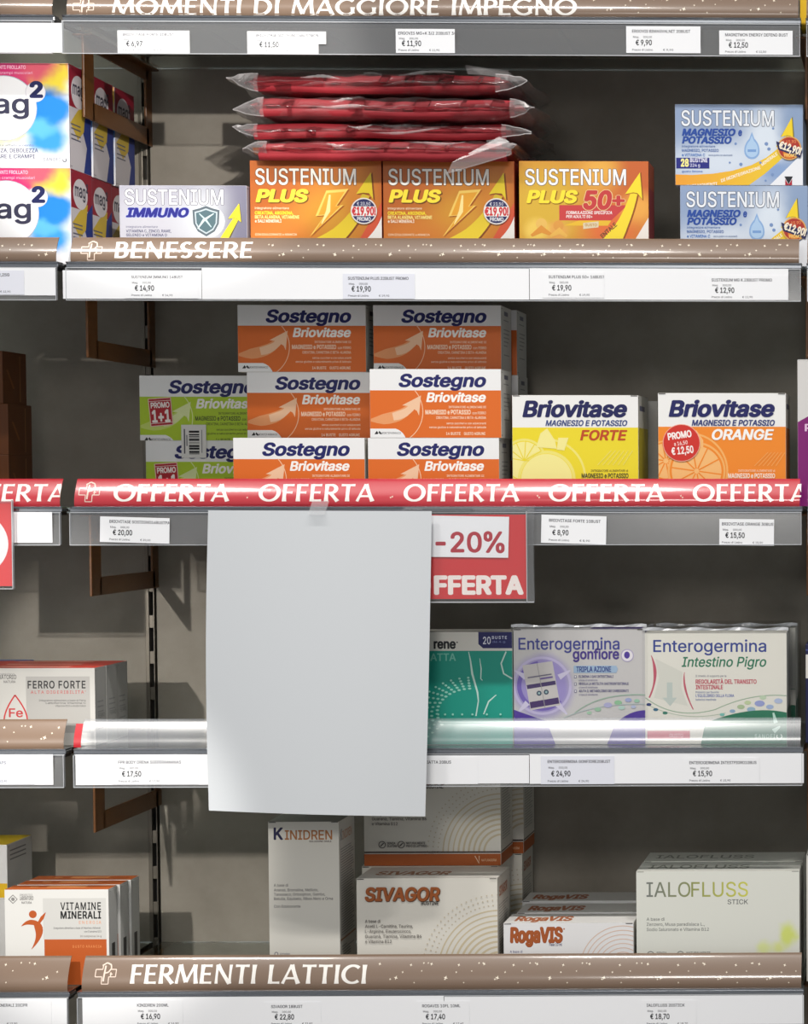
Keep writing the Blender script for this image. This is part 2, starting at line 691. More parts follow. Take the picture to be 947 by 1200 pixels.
mb = MB()
ztop_ = U(500, 22, 0).z + 0.30
mb.box(-2.2, 0.9, 0.0, WALLY, ztop_, ztop_ + 0.03, m(150, 146, 138))  # board added out of view to keep light off the back wall below
tag(mb.build('shade_board_1'), 'unseen board added above the top shelf to block light', 'shade_board', kind='structure')

# slotted uprights standing in the joints of the back panels
steel = m(120, 114, 104, rough=0.4, metal=0.6)


def upright(xc, label):
    mb = MB()
    z0, z1 = 0.0, 2.6
    xs = [xc - 0.0085, xc - 0.0035, xc + 0.0018, xc + 0.0028]
    mb.box(xs[0], xs[1], WALLY - 0.002, WALLY + 0.02, z0, z1, steel, 0.0006)
    mb.box(xs[2], xs[3], WALLY - 0.001, WALLY + 0.02, z0, z1, steel)
    mb.box(xs[1], xs[2], WALLY + 0.012, WALLY + 0.02, z0, z1, BLACK)
    z = z0 + 0.01
    while z < z1 - 0.05:
        mb.box(xs[1], xs[2], WALLY - 0.001, WALLY + 0.004, z, z + 0.0165, steel, 0.0004)
        z += 0.0465
    o = mb.build('slotted_upright')
    return tag(o, label, 'upright', 'slotted steel uprights in the panel joints')


upright(XJ - 0.003, 'slotted steel upright between the left bay and the middle bay')
upright(XJR, 'slotted steel upright at the right end of the middle bay')

# ------------------------------------------------------------------ shelves
LEV = {'T': 22, 'A': 309, 'B': 594, 'C': 876, 'D': 1158.5}
STOP = {'T': -10, 'A': 278, 'B': 561, 'C': 843, 'D': 1121}
ZG = {k: U(500, v, 0).z for k, v in LEV.items()}
ZS = {k: U(500, STOP[k], -0.012).z - ZG[k] for k in LEV}
ZS['T'] = 0.032
BROWN = m(122, 100, 83, rough=0.36, coat=1.0, coatr=0.12)
RED = m(190, 44, 56, rough=0.36, coat=1.0, coatr=0.12)
HWHITE = m(240, 236, 230, rough=0.35, coat=1.0, coatr=0.12)
STAR = m(238, 226, 205, rough=0.35, coat=1.0, coatr=0.12)
LOGO = m(226, 205, 190, rough=0.35, coat=1.0, coatr=0.12)
ALU = m(150, 154, 160, rough=0.25, metal=0.9)
ALUD = m(60, 62, 66, rough=0.3, metal=0.8)
CLEAR = clear_mat('clear_holder_plastic', 0.085, 0.12, 0.02, haze_c=(0.75, 0.77, 0.8))
CLEAREDGE = m(185, 188, 192, rough=0.25, coat=0.6)
CLEARTUBE = clear_mat('clear_header_plastic', 0.10, 0.24, 0.05, haze_c=(0.8, 0.84, 0.9))
CLEARFILM = clear_mat('clear_film', 0.012, 0.10, 0.0, haze_c=(0.85, 0.85, 0.87))
GLASS = bpy.data.materials.new('greenish_shelf_glass')
GLASS.use_nodes = True
_p = GLASS.node_tree.nodes['Principled BSDF']
_p.inputs['Base Color'].default_value = (0.80, 0.90, 0.86, 1)
_p.inputs['Transmission Weight'].default_value = 1.0
_p.inputs['Roughness'].default_value = 0.04
_p.inputs['IOR'].default_value = 1.45

# side outline of the header: a leaning, nearly flat face with rounded edges, top to bottom
_ANG = [(0.0, 62), (0.08, 40), (0.16, 34), (0.45, 28.5), (0.6, 24), (0.75, 12), (0.9, -8), (1.0, -35)]


def _profile(n=40):
    pts, y, z = [(0.0, 0.0)], 0.0, 0.0
    for i in range(n):
        q = (i + 0.5) / n
        for (qa, aa), (qb, ab) in zip(_ANG[:-1], _ANG[1:]):
            if qa <= q <= qb:
                al = aa + (ab - aa) * (q - qa) / (qb - qa)
        y -= math.sin(RAD(al)) / n
        z -= math.cos(RAD(al)) / n
        pts.append((y, z))
    k = 1.0 / -z
    ymin = min(p[0] for p in pts)
    return [((p[0] - ymin) * k, 1 + p[1] * k) for p in pts]       # height runs 1 .. 0, y from the front


_PROF = _profile()
YF = -0.0135                    # foremost line of the header


def on_strip(z, h, lay=0):
    """(y, z) on the header front at height z above the glass; lay in metres off the surface."""
    t = min(0.9999, max(0.0, z / h))
    for (ya, za), (yb, zb) in zip(_PROF[:-1], _PROF[1:]):
        if zb <= t <= za:
            f = (t - zb) / (za - zb)
            return (YF + (yb + (ya - yb) * f) * h - lay, z + lay * 0.5)
    return (YF, z)


def strip_shell(mb, x0, x1, h, mt, thick=0.0012):
    o = [(YF + y * h, z * h) for y, z in _PROF]
    q = [(y + thick, z - thick * 0.5 if i < 8 else z) for i, (y, z) in enumerate(o)]
    n = len(o)
    for pr in (o, q):
        vs = [(x0, y, z) for y, z in pr] + [(x1, y, z) for y, z in pr]
        mb.add(vs, [[i, i + 1, n + i + 1, n + i] for i in range(n - 1)], mt, True)
    for x in (x0, x1):
        mb.add([(x, y, z) for y, z in o] + [(x, y, z) for y, z in q], [[i, i + 1, n + i + 1, n + i] for i in range(n - 1)], mt)
    for k in (0, n - 1):
        mb.add([(x0, *o[k]), (x1, *o[k]), (x1, *q[k]), (x0, *q[k])], [[0, 1, 2, 3]], mt)


class StripPrint:
    """Ink on the rounded header, given in pixels of the photograph."""

    def __init__(self, mb, key, ox):
        self.mb, self.key, self.ox, self.h = mb, key, ox, ZS[key]
        self.lay = 0.00006

    def poly(self, pts, mt, x0=-9, x1=9):
        q = [U(px, py, -0.012) for px, py in pts]
        q = [(v.x - self.ox, v.z - ZG[self.key]) for v in q]
        n = 12
        for i in range(n):
            za, zb = self.h * (0.03 + 0.96 * i / n), self.h * (0.03 + 0.96 * (i + 1) / n)
            r = clip_poly(q, x0, x1, za, zb)
            if len(r) >= 3:
                self.mb.add([(a, *on_strip(b, self.h, self.lay)) for a, b in r], [list(range(len(r)))], mt, False)

    def words(self, s, x0, x1, ybase, cap, mt, xmax=9):
        polys, wd = header_text(s)
        k = (x1 - x0) / wd
        for p in polys:
            self.lay = 0.00006 + 0.00003 * random.random()
            self.poly([(x0 + a * k, ybase - b * cap) for a, b in p], mt, x1=xmax)
        self.lay = 0.00006

    def star(self, cx, cy, r, mt):
        pts = []
        for i in range(8):
            rr = r if i % 2 == 0 else r * 0.35
            pts.append((cx + rr * math.cos(i * math.pi / 4 + 0.3), cy + rr * math.sin(i * math.pi / 4 + 0.3)))
        self.poly(pts, mt)

    def line(self, pts, w, mt):
        for (ax, ay), (bx, by) in zip(pts[:-1], pts[1:]):
            l = math.hypot(bx - ax, by - ay) or 1
            nx, ny = -(by - ay) / l * w / 2, (bx - ax) / l * w / 2
            self.poly([(ax + nx, ay + ny), (bx + nx, by + ny), (bx - nx, by - ny), (ax - nx, ay - ny)], mt)

    def logo(self, cx, cy, mt):
        """The pharmacy mark: an outlined cross around a script letter."""
        a, b = 4.0, 12.0
        L = [(cx - a, cy - b + 3), (cx - a, cy - a), (cx - b, cy - a), (cx - b, cy + a), (cx - a, cy + a), (cx - a, cy + b), (cx + a, cy + b),
             (cx + a, cy + a), (cx + b, cy + a), (cx + b, cy - a), (cx + a + 2, cy - a)]
        self.line(L, 1.0, mt)
        self.line([(cx - 2, cy + 9), (cx - 1, cy - 8)], 1.9, mt)
        self.line([(cx - 5, cy - 8), (cx, cy - 11), (cx + 5, cy - 9), (cx + 6, cy - 5), (cx + 3, cy - 1), (cx - 1, cy)], 1.5, mt)
        self.line([(cx + 5, cy + 1), (cx + 8, cy + 1)], 1.2, mt)
        self.line([(cx + 6, cy - 1), (cx + 6, cy + 4)], 1.2, mt)


def shelf(key, x0, x1, label, colour, deco=None, left_inset=0.006, right_inset=0.003):
    z = ZG[key]
    h = ZS[key]
    root = empty('glass_shelf', (x0, 0, z))
    tag(root, label, 'shelf', 'glass shelves with clear ticket fronts')
    W = x1 - x0
    mb = MB()
    mb.box(0.001, W - 0.001, 0.006, WALLY - 0.003, -0.008, 0.0, GLASS, 0.0008)
    mb.build('glass_panel', root)
    mb = MB()
    mb.box(0, W, -0.0105, 0.012, -0.0055, -0.0015, ALU, 0.0006)
    mb.box(0.001, W - 0.001, -0.0085, 0.010, -0.0095, -0.0056, ALUD, 0.0005)
    mb.prism([(-0.013, 0.0005), (-0.011, -0.0014), (0.006, -0.0014), (0.006, 0.0005)], 0.0, W, ALU)
    mb.build('front_rail', root)
    mb = MB()
    strip_shell(mb, left_inset, W - right_inset, h, colour)
    sp = StripPrint(mb, key, x0)
    if deco:
        deco(sp)
    o = mb.build('header_strip', root)
    mb = MB()
    zt, zb = -0.0065, -0.0435
    tilt = 0.004
    prof = [(-0.0105, zt), (-0.0115, zt), (-0.0115 - tilt, zb), (-0.0105 - tilt, zb)]
    mb.prism(prof, 0.001, W - 0.001, CLEAR)
    mb.box(0.001, W - 0.001, -0.0122 - tilt, -0.0102 - tilt, zb - 0.0008, zb, CLEAREDGE)
    mb.box(0.001, W - 0.001, -0.0125, -0.0105, zt - 0.0004, zt + 0.0006, CLEAREDGE)
    mb.box(0.001, 0.0016, -0.0122 - tilt, -0.0105, zb, zt, CLEAREDGE)
    mb.box(W - 0.0016, W - 0.001, -0.0122 - tilt, -0.0105, zb, zt, CLEAREDGE)
    mb.build('ticket_holder', root)
    return root


random.seed(4)


def stars(sp, px0, px1, key, step=80.0):
    y0 = STOP[key] + 6
    y1 = LEV[key] - 6
    pat = [(0.0, 0.12, 1.2), (0.08, 0.16, 1.9), (0.30, 0.80, 1.5), (0.36, 0.74, 2.6), (0.50, 0.50, 1.4), (0.62, 0.20, 1.8), (0.70, 0.95, 1.2), (0.82, 0.45, 1.1), (0.93, 0.12, 1.3)]
    x = px0
    while x < px1:
        for a, b, r in pat:
            xx = x + a * step + random.uniform(-3, 3)
            if px0 + 2 < xx < px1 - 3:
                sp.star(xx, y0 + (y1 - y0) * b, r, STAR)
        x += step * random.uniform(0.9, 1.1)


def d_T(sp):
    sp.words('MOMENTI DI MAGGIORE IMPEGNO', 131, 676, 18, 20, HWHITE)
    sp.logo(98, 8, LOGO)
    stars(sp, 690, 932, 'T')


def d_A(sp):
    sp.words('BENESSERE', 134, 296, 302.5, 19.5, HWHITE)
    sp.logo(107, 293, LOGO)
    stars(sp, 312, 930, 'A', 62)


def d_B(sp):
    for a in (133, 303, 473, 643):
        sp.words('OFFERTA', a, a + 135, 587.5, 20, HWHITE)
    sp.words('OFFERTA', 812, 947, 587.5, 20, HWHITE, xmax=XJR - XJ - 0.0065)
    sp.logo(104, 576, LOGO)
    for x in (290, 458, 460, 630, 632, 798, 800):
        sp.star(x, 581 + (x % 3), 1.4, STAR)


def d_C(sp):
    h = ZS['C']
    mb2 = sp.mb
    xa = 0.0010
    pr = [(y, z) for y, z in (on_strip(h * k / 14, h) for k in range(1, 13))]
    n = len(pr)
    mb2.add([(xa, y, z) for y, z in pr] + [(xa + 0.0085, y, z) for y, z in pr], [[i, i + 1, n + i + 1, n + i] for i in range(n - 1)], m(170, 20, 34), True)


def d_D(sp):
    sp.words('FERMENTI LATTICI', 152, 430, 1152.5, 20.5, HWHITE)
    sp.logo(123, 1141, LOGO)
    stars(sp, 440, 938, 'D', 62)


def dl_stars(key):
    def f(sp):
        stars(sp, -40, 70, key, 66)
    return f


def dl_B(sp):
    sp.words('OFFERTA', -58, 77, 587.5, 20, HWHITE, xmax=0.4485)


XM0, XM1 = XJ + 0.003, XJR - 0.002
NM = {'T': 'glass shelf with MOMENTI DI MAGGIORE IMPEGNO header at the top of the middle bay',
      'A': 'glass shelf with brown BENESSERE header in the middle bay',
      'B': 'glass shelf with red header repeating OFFERTA across the middle bay',
      'C': 'glass shelf with empty clear header above the FERMENTI LATTICI shelf',
      'D': 'lowest glass shelf with brown FERMENTI LATTICI header'}
for k, dc, c in (('T', d_T, BROWN), ('A', d_A, BROWN), ('B', d_B, RED), ('C', d_C, CLEARTUBE), ('D', d_D, BROWN)):
    shelf(k, XM0, XM1, NM[k], c, dc, left_inset=0.0095 if k == 'C' else 0.006)
LV = {'T': 'topmost shelf of the left bay, blank brown header beside the MOMENTI header',
      'A': 'left bay shelf carrying the pink and blue boxes, blank brown header',
      'B': 'left bay shelf with red OFFERTA header cut by the left edge',
      'C': 'left bay shelf with brown header beside the empty clear header',
      'D': 'lowest shelf of the left bay, blank brown header beside FERMENTI LATTICI'}
XL1 = XJ - 0.006
XL0 = XL1 - 0.45
for k, dc, c in (('T', None, BROWN), ('A', dl_stars('A'), BROWN), ('B', dl_B, RED), ('C', dl_stars('C'), BROWN), ('D', dl_stars('D'), BROWN)):
    shelf(k, XL0, XL1, LV[k], c, dc, right_inset=0.0015)
RV = {'T': 'topmost shelf of the right bay, only its end in view', 'A': 'right bay shelf end beside the BENESSERE shelf',
      'B': 'right bay shelf under the purple and white box', 'C': 'right bay shelf under the dark navy box',
      'D': 'lowest shelf of the right bay, brown header end at the bottom right corner'}
XR0 = XJR + 0.0035
for k in 'TABCD':
    shelf(k, XR0, XR0 + 0.28, RV[k], BROWN if k in 'TAD' else CLEARTUBE, None, left_inset=0.001)

# shelf brackets: flat bronze frames hooked into the uprights
bronze = noisy('bronze_brown', (98, 58, 20), (116, 72, 28), 14, rough=0.38, stretch=(1, 1, 8))


def bracket(xc, key, label, right=False):
    z = ZG[key] - 0.0085
    mb = MB()
    y0, y1 = 0.055, WALLY + 0.006
    hh, hb = 0.098, 0.022
    t = 0.003
    mb.box(-t / 2, t / 2, y0, y0 + 0.036, -hh, 0, bronze, 0.0008)
    mb.box(-t / 2, t / 2, y1 - 0.03, y1, -hh, 0, bronze, 0.0008)
    mb.box(-t / 2, t / 2, y0 + 0.03, y1 - 0.02, -hh, -hh + hb, bronze, 0.0008)
    mb.box(-t / 2, t / 2, y0 + 0.03, y1 - 0.02, -0.016, 0, bronze, 0.0008)
    mb.box(-0.012, 0.012, y0, y1 - 0.01, -0.0028, -0.0002, bronze, 0.0006)
    o = mb.build('shelf_bracket', None, (xc, 0, z))
    return tag(o, label, 'bracket', 'bronze shelf brackets')


for k, nm in (('T', 'behind the pink and blue boxes, under the top shelf'), ('A', 'under the left end of the BENESSERE shelf'),
              ('B', 'under the left end of the OFFERTA shelf'), ('C', 'under the left end of the clear header shelf'),
              ('D', 'under the left end of the FERMENTI LATTICI shelf')):
    bracket(XJ + 0.0045, k, 'flat bronze frame bracket ' + nm)
for k, nm in (('T', 'at the top right corner of the photo'), ('A', 'at the right end, above the purple and white box'), ('B', 'at the right end, below the OFFERTA shelf'),
              ('C', 'at the right end, below the dark navy box'), ('D', 'at the right end of the FERMENTI LATTICI shelf')):
    bracket(XJR + 0.001, k, 'bronze frame bracket ' + nm)

# ------------------------------------------------------------------ price tickets
PAPER = m(240, 241, 244, rough=0.6)
PAPER2 = m(226, 228, 238, rough=0.6)
TXT = m(52, 52, 64)
PRICE = m(28, 28, 36)


def ticket(x0, y0, x1, y1, label, name_=None, price=None, mag='000,00', foot=True, rot=0.0, tx=None, notch=False, paper=PAPER, dz=0.0, nm='price_label', blank=False, depth=0.0):
    """A paper ticket lying on the holder's clear front, corners given in the photograph."""
    yy = -0.0152 - 0.0004 - depth
    ym = (y0 + y1) / 2
    a = U(x0, y1, yy)
    b = U(x1, y0, yy)
    W, H = b.x - a.x, b.z - a.z
    s = W / (x1 - x0)
    mb = MB()
    mb.box(0, W, -0.00012, 0.00012, 0, H, paper)
    if notch:
        mb.box(W, W + 9 * s, -0.00012, 0.00012, H * 0.45, H, paper)

    def put(u, v, l):
        return (u, -0.00013 - l, v)
    pr = Print(mb, W + (9 * s if notch else 0), H, x0, y0, s, put)
    tx = x0 + 8 if tx is None else tx
    if price:
        h = y1 - y0
        wd = len(name_) * 2.62
        if notch:
            pass
        pr.text(name_, tx, tx + wd, y0 + h * 0.24, 3.3, TXT, bold=0.02, res=1)
        pr.text('Mag.', tx + 1, tx + 8, y0 + h * 0.44, 2.2, GREYTX, res=1)
        pr.text('%s' % mag, tx + 13, tx + 23, y0 + h * 0.44, 2.2, GREYTX, res=1)
        pr.text('\u20ac ' + price, tx + 4, tx + 4 + 3.65 * (len(price) + 1.2), y0 + h * 0.71, 6.0, PRICE, bold=0.016)
        if foot:
            pr.text('Prezzo di Listino', tx, tx + 24, y0 + h * 0.92, 2.2, GREYTX, res=1)
            pr.text('\u20ac ' + price, tx + 36, tx + 48, y0 + h * 0.92, 2.2, GREYTX, res=1)
    o = mb.build(nm, None, a)
    o.rotation_euler = (RAD(0), RAD(rot), 0)
    cat = 'price label' if nm == 'price_label' else 'paper strip'
    return tag(o, label, cat, 'price labels on the shelf fronts' if nm == 'price_label' else 'white paper strips in the ticket holders')


def pstrip(x0, y0, x1, y1, label):
    return ticket(x0, y0, x1, y1, label, nm='paper_strip')


# top shelf
ticket(138, 36, 222, 62, 'white price label farthest left on the MOMENTI shelf front', 'BRIOVITASE FORTE 10BUST', '6,97', tx=144)
ticket(290, 37, 373, 63, 'white price label with notched corner reading 11,50 euro', 'BRIOVITASE SOSTEGNO14BUSTMON', '11,50', notch=True, tx=300)
ticket(464, 34, 533, 62, 'white price label reading 11,90 euro on the MOMENTI shelf front', 'ERGOVIS MG+K 3/2 20BUST 3G', '11,90', tx=467)
ticket(734, 31, 821, 62, 'white price label reading 9,90 euro on the MOMENTI shelf front', 'ERGOVIS BIMAGVALNIT 20BUST', '9,90', tx=741)
ticket(843, 36, 929, 64, 'white price label reading 12,50 euro at the right end of the top shelf', 'MAGNITMON ENERGY DEFEND BUST', '12,50', tx=850)
pstrip(-60, 27, 72, 61, 'blank white strip on the topmost left bay shelf front')
# BENESSERE shelf
pstrip(74, 317, 236, 350, 'left white paper strip filling the BENESSERE shelf front')
pstrip(237, 315, 620, 350.5, 'long middle white paper strip in the BENESSERE shelf front')
pstrip(621, 315, 924, 351, 'right white paper strip in the BENESSERE shelf front')
ticket(146, 319, 232, 349.5, 'price label reading 14,90 euro under the silver box', 'SUSTENIUM IMMUNO 14BUST', '14,90', tx=154, paper=PAPER, depth=0.0005)
ticket(402, 321, 486, 350, 'price label reading 19,90 euro under the two orange lightning boxes', 'SUSTENIUM PLUS 22BUST PROMO', '19,90', tx=408, paper=PAPER2, depth=0.0005)
ticket(636, 319, 708, 349, 'price label reading 19,90 euro under the orange 50+ box', 'SUSTENIUM PLUS 50+ 16BUST', '19,90', tx=643, depth=0.0005)
ticket(827, 323, 923, 351.5, 'price label reading 12,90 euro under the pale blue boxes', 'SUSTENIUM MG K 28BUST PROMO', '12,90', tx=834, depth=0.0005)
pstrip(-60, 314, 65, 346, 'white paper strip in the left bay shelf front under the pink boxes')
ticket(-40, 317, 28, 345, 'pale label on the left bay strip, cut by the photo edge', 'MAG 2 20BUST 2,25G', '12,90', tx=-36, paper=PAPER2, depth=0.0005)
pstrip(946, 317, 1040, 353, 'white paper strip on the right bay shelf front at the photo edge')
# OFFERTA shelf
ticket(117, 605, 198, 635, 'tilted white price label reading 20,00 euro', 'BRIOVITASE SOSTEGNO14BUSTPACK', '20,00', rot=1.6, tx=128)
ticket(634, 603, 710, 636, 'tilted white price label reading 8,90 euro under the yellow box', 'BRIOVITASE FORTE 10BUST', '8,90', rot=1.6, tx=643)
ticket(843, 608, 907, 639, 'white price label reading 15,50 euro under the orange slice box', 'BRIOVITASE ORANGE 30BUST', '15,50', rot=0.6, tx=846)
ticket(-10, 600, 61, 636, 'blank white label beside the small red sign on the left', blank=True, rot=0)
# clear header shelf
pstrip(89, 884, 245, 920, 'white paper strip left of the hanging sheet, on the clear header shelf')
pstrip(246, 885, 620, 919, 'white paper strip running behind the hanging sheet')
pstrip(621, 883, 942, 918.5, 'white paper strip at the right of the clear header shelf')
ticket(132, 887, 232, 919, 'price label reading 17,50 euro left of the hanging sheet', 'FPR BODY DRENA SGEPERAANANAS', '17,50', tx=139, paper=PAPER, depth=0.0005)
ticket(470, 887, 560, 919, 'price label half hidden by the hanging sheet, under the teal box', 'DEPURENE PANCIAPIATTA 20BUS', '19,90', tx=458, depth=0.0005, foot=False)
ticket(634, 886, 720, 919, 'price label reading 24,90 euro under the purple and white box', 'ENTEROGERMINA GONFIORE20BUST', '24,90', tx=642, depth=0.0005, paper=PAPER2)
ticket(800, 888, 890, 918, 'price label reading 15,90 euro at the right of the clear header shelf', 'ENTEROGERMINA INTESTPIGRO10BUS', '15,90', tx=808, depth=0.0005)
pstrip(-60, 884, 62, 920, 'white paper strip under the red drop boxes in the left bay')
ticket(-50, 888, 40, 919, 'pale label under the red drop boxes, cut by the photo edge', 'FERRO FORTE 30CAPS', '13,90', tx=-40, depth=0.0005, paper=PAPER2)
# FERMENTI LATTICI shelf
pstrip(97, 1167, 520, 1203, 'left white paper strip in the FERMENTI LATTICI shelf front')
pstrip(521, 1166, 942, 1202, 'right white paper strip in the FERMENTI LATTICI shelf front')
ticket(150, 1172, 214, 1203, 'price label reading 16,90 euro on the lowest shelf', 'KINIDREN 200ML', '16,90', tx=161, depth=0.0005)
ticket(310, 1174, 376, 1203, 'price label reading 22,80 euro on the lowest shelf', 'SIVAGOR 18BUST', '22,80', tx=318, depth=0.0005)
ticket(488, 1173, 550, 1203, 'price label reading 17,40 euro on the lowest shelf', 'ROGAVIS 10FL 10ML', '17,40', tx=495, depth=0.0005)
ticket(752, 1172, 816, 1203, 'price label reading 18,70 euro on the lowest shelf', 'IALOFLUSS 20STICK', '18,70', tx=758, depth=0.0005)
pstrip(-60, 1170, 78, 1203, 'white paper strip on the lowest left bay shelf front')
ticket(-35, 1172, 60, 1203, 'pale label on the lowest left bay shelf, cut by the photo edge', 'VITAMINE MINERALI 20CPR', '12,90', tx=-28, depth=0.0005)

# ------------------------------------------------------------------ cartons
CARD = m(226, 224, 216, rough=0.42)
CARDW = m(238, 238, 238, rough=0.4)
CARDG = m(205, 203, 196, rough=0.45)
SLIT = m(60, 56, 52, rough=0.7)


class Carton:
    """A folding carton: body, tuck-flap seams and all its print in one mesh."""

    def __init__(self, x0, y0, x1, d, T, zb, zt=None, body=CARD, W=None):
        yv = y0
        a = U(x0, yv, d)
        b = U(x1, yv, d)
        self.W = W or (b.x - a.x)
        self.zt = a.z if zt is None else zt
        self.H = self.zt - zb
        self.T = T
        self.x, self.d, self.zb = a.x, d, zb
        s = (b.x - a.x) / (x1 - x0)
        self.mb = MB()
        W, H = self.W, self.H
        self.mb.box(0, W, 0, T, 0, H, body, 0.0007, seg=2)
        mb = self.mb
        self.front = Print(mb, W, H, x0, y0, s, lambda u, v, l: (u, -l, v))
        self.right = Print(mb, T, H, 0, 0, 0.001, lambda u, v, l: (W + l, u, v))
        self.top = Print(mb, W, T, 0, 0, 0.001, lambda u, v, l: (u, v, H + l))

    def seams_side(self, dark=SLIT):
        """Tuck flap closing on the end panel (opens at the right)."""
        r = self.right
        T, H = self.T * 1000, self.H * 1000
        r.rect(1.2, 1.0, 1.7, H - 1, dark)
        r.rect(2, 3.0, 9, 3.6, dark)
        r.rect(2, H - 3.6, 9, H - 3.0, dark)
        r.rect(T - 2.6, 1.5, T - 2.0, H - 1.5, dark)

    def seams_top(self, dark=SLIT):
        """Tuck flap closing on the top panel: slits at the front corners."""
        t = self.top
        W, T = self.W * 1000, self.T * 1000
        # rows of the top panel count back from the rear edge
        t.rect(1, T - 1.3, W * 0.09, T - 0.5, dark)
        t.rect(W - W * 0.09, T - 1.3, W - 1, T - 0.5, dark)
        f = self.front
        k = f.x0 + W / 1000 / f.s
        f.rect(f.x0 + 1, f.y0 + 0.4, f.x0 + 9, f.y0 + 1.3, dark)
        f.rect(k - 9, f.y0 + 0.4, k - 1, f.y0 + 1.3, dark)

    def build(self, name, label, group=None, rot=0.0, cat='box'):
        o = self.mb.build(name, None, (self.x, self.d, self.zb), RAD(rot))
        tag(o, label, cat, group)
        return o

    def side_lines(self, mt, rows, u0=0.15, u1=0.85, hgt=1.4):
        T, H = self.T * 1000, self.H * 1000
        for k in rows:
            self.right.rect(T * u0, H * k, T * (u0 + (u1 - u0) * (0.75 + 0.25 * random.random())), H * k + hgt, mt)


def clone(o, label, loc, group=None, rot=None):
    c = copy_tree(o)
    c.location = loc
    c['label'] = label
    if group:
        c['group'] = group
    if rot is not None:
        c.rotation_euler = (0, 0, RAD(rot))
    return c


def part(mb, name, parent, label=None, loc=(0, 0, 0)):
    o = mb.build(name, parent, loc)
    if label:
        o['label'] = label
    return o


def sticker(parent, W, H, x0, y0, s, fn, name, label, base_y=-0.0012):
    """A stuck-on label: its own thin mesh under the carton, drawn in photo pixels of that carton's front."""
    mb = MB()
    pr = Print(mb, W, H, x0, y0, s, lambda u, v, l: (u, base_y - l, v))
    fn(pr)
    return part(mb, name, parent, label)


def micro(pr, lines, x0, y, dy, cap, mt, cw, bold=0.0, right=None):
    for t in lines:
        w = len(t) * cw
        if right is not None:
            pr.text(t, right - w, right, y, cap, mt, bold=bold, res=1)
        else:
            pr.text(t, x0, x0 + w, y, cap, mt, bold=bold, res=1)
        y += dy


ZA, ZB, ZC, ZD = ZG['A'] + 0.0002, ZG['B'] + 0.0002, ZG['C'] + 0.0002, ZG['D'] + 0.0002

# ================= BENESSERE shelf: silver box
GA = 'vitamin boxes on the BENESSERE shelf'
c = Carton(139.5, 217, 289, 0.028, 0.075, ZA, body=m(206, 206, 214))
c.front.full(blobs((160, 159, 174), [(0.03, 0.04, 0.05, 0.05, 0.7, (188, 187, 196)), (0.14, 0.09, 0.05, 0.05, 0.8, (128, 126, 146)), (0.10, 0.05, 0.035, 0.04, 0.6, (200, 202, 208)),
                               (0.15, 0.03, 0.03, 0.06, 0.7, (116, 114, 134))], 0.004))
f = c.front
DK = m(70, 70, 86)
f.text('SUSTENIUM', 146, 261.5, 239.5, 17.5, m(248, 248, 250), edge=(DK, 0.03))
f.text('IMMUNO', 147, 221, 254, 10, m(36, 36, 130), bold=0.05, shear=0.22, edge=(m(150, 160, 220), 0.03))
f.text('integratore alimentare', 147, 184, 267, 2.6, m(90, 90, 120), res=1)
f.text('VITAMINA C, ZINCO, RAME,', 147, 200, 272.3, 3.2, m(40, 40, 90), bold=0.02, res=1)
f.text('SELENIO e VITAMINA D', 147, 195, 277, 3.2, m(40, 40, 90), bold=0.02, res=1)
sh = [(225, 246), (233, 244), (241, 241), (249, 244), (257, 246), (256, 262), (251, 271), (241, 277), (231, 271), (226, 262)]
f.circ(241, 259, 22, m(214, 218, 224), ry=20)
f.poly(sh, m(92, 104, 112))
f.poly([(241 + (x - 241) * 0.84, 259 + (y - 259) * 0.84) for x, y in sh], m(190, 202, 208))
f.poly([(241 + (x - 241) * 0.74, 259 + (y - 259) * 0.74) for x, y in sh], m(84, 110, 118))
f.stroke([(231, 268), (238, 258), (250, 250)], [1, 3, 1], m(214, 232, 234))
f.stroke([(233, 250), (241, 258), (247, 266)], [1, 2.4, 1], m(196, 218, 222))
f.stroke([(257, 290), (266, 275), (276.5, 256)], [11, 9, 6.5], m(90, 84, 40))
YEL = m(250, 226, 50)
f.stroke([(256, 290), (265, 274.5), (276, 256)], [10, 8, 6], YEL)
f.poly([(280.5, 237.5), (266.5, 256.5), (274, 255.5), (278, 257), (283, 261)], m(90, 84, 40))
f.poly([(280, 238), (267, 256), (274, 255), (278, 256.5), (282, 260)], YEL)
c.seams_side()
c.build('supplement_box', 'silver grey box with metallic shield and yellow arrow on the BENESSERE shelf', GA)

# ================= orange lightning boxes
c = Carton(292.5, 188, 447, 0.026, 0.08, ZA, body=m(176, 60, 36))
W, H = c.W, c.H
c.front.full(blobs((188, 98, 26), [(W * 0.55, H * 0.42, W * 0.28, H * 0.34, 0.8, (206, 146, 36)), (W * 0.1, H * 0.8, W * 0.3, H * 0.3, 0.8, (180, 92, 24)),
                                   (W * 0.25, H * 0.2, W * 0.3, H * 0.25, 0.8, (206, 120, 36)), (W * 0.86, H * 0.66, W * 0.1, H * 0.3, 0.7, (200, 124, 30))], 0.003))
f = c.front
f.poly([(398, 300), (418, 284), (447, 236), (447, 310), (400, 310)], m(206, 84, 52))
f.poly(bez((418, 300), (440, 276), (447, 246)) + [(447, 310), (418, 310)], m(196, 60, 48))
f.poly(bez((424, 284), (441, 270), (447, 252)) + [(447, 310), (415, 310)], m(232, 228, 222))
SHD = m(128, 66, 14)
pa = bez((372, 292), (412, 268), (428.5, 228))
f.stroke([(x + 2, y + 1) for x, y in pa], [26, 24, 22, 20, 18, 17, 16, 15, 14, 12, 11, 10, 9], SHD)
f.stroke(pa, [26, 24, 22, 20, 18, 17, 16, 15, 14, 12, 11, 10, 9], grad((244, 214, 44), (196, 168, 34), 2, 0.02, 0.09))
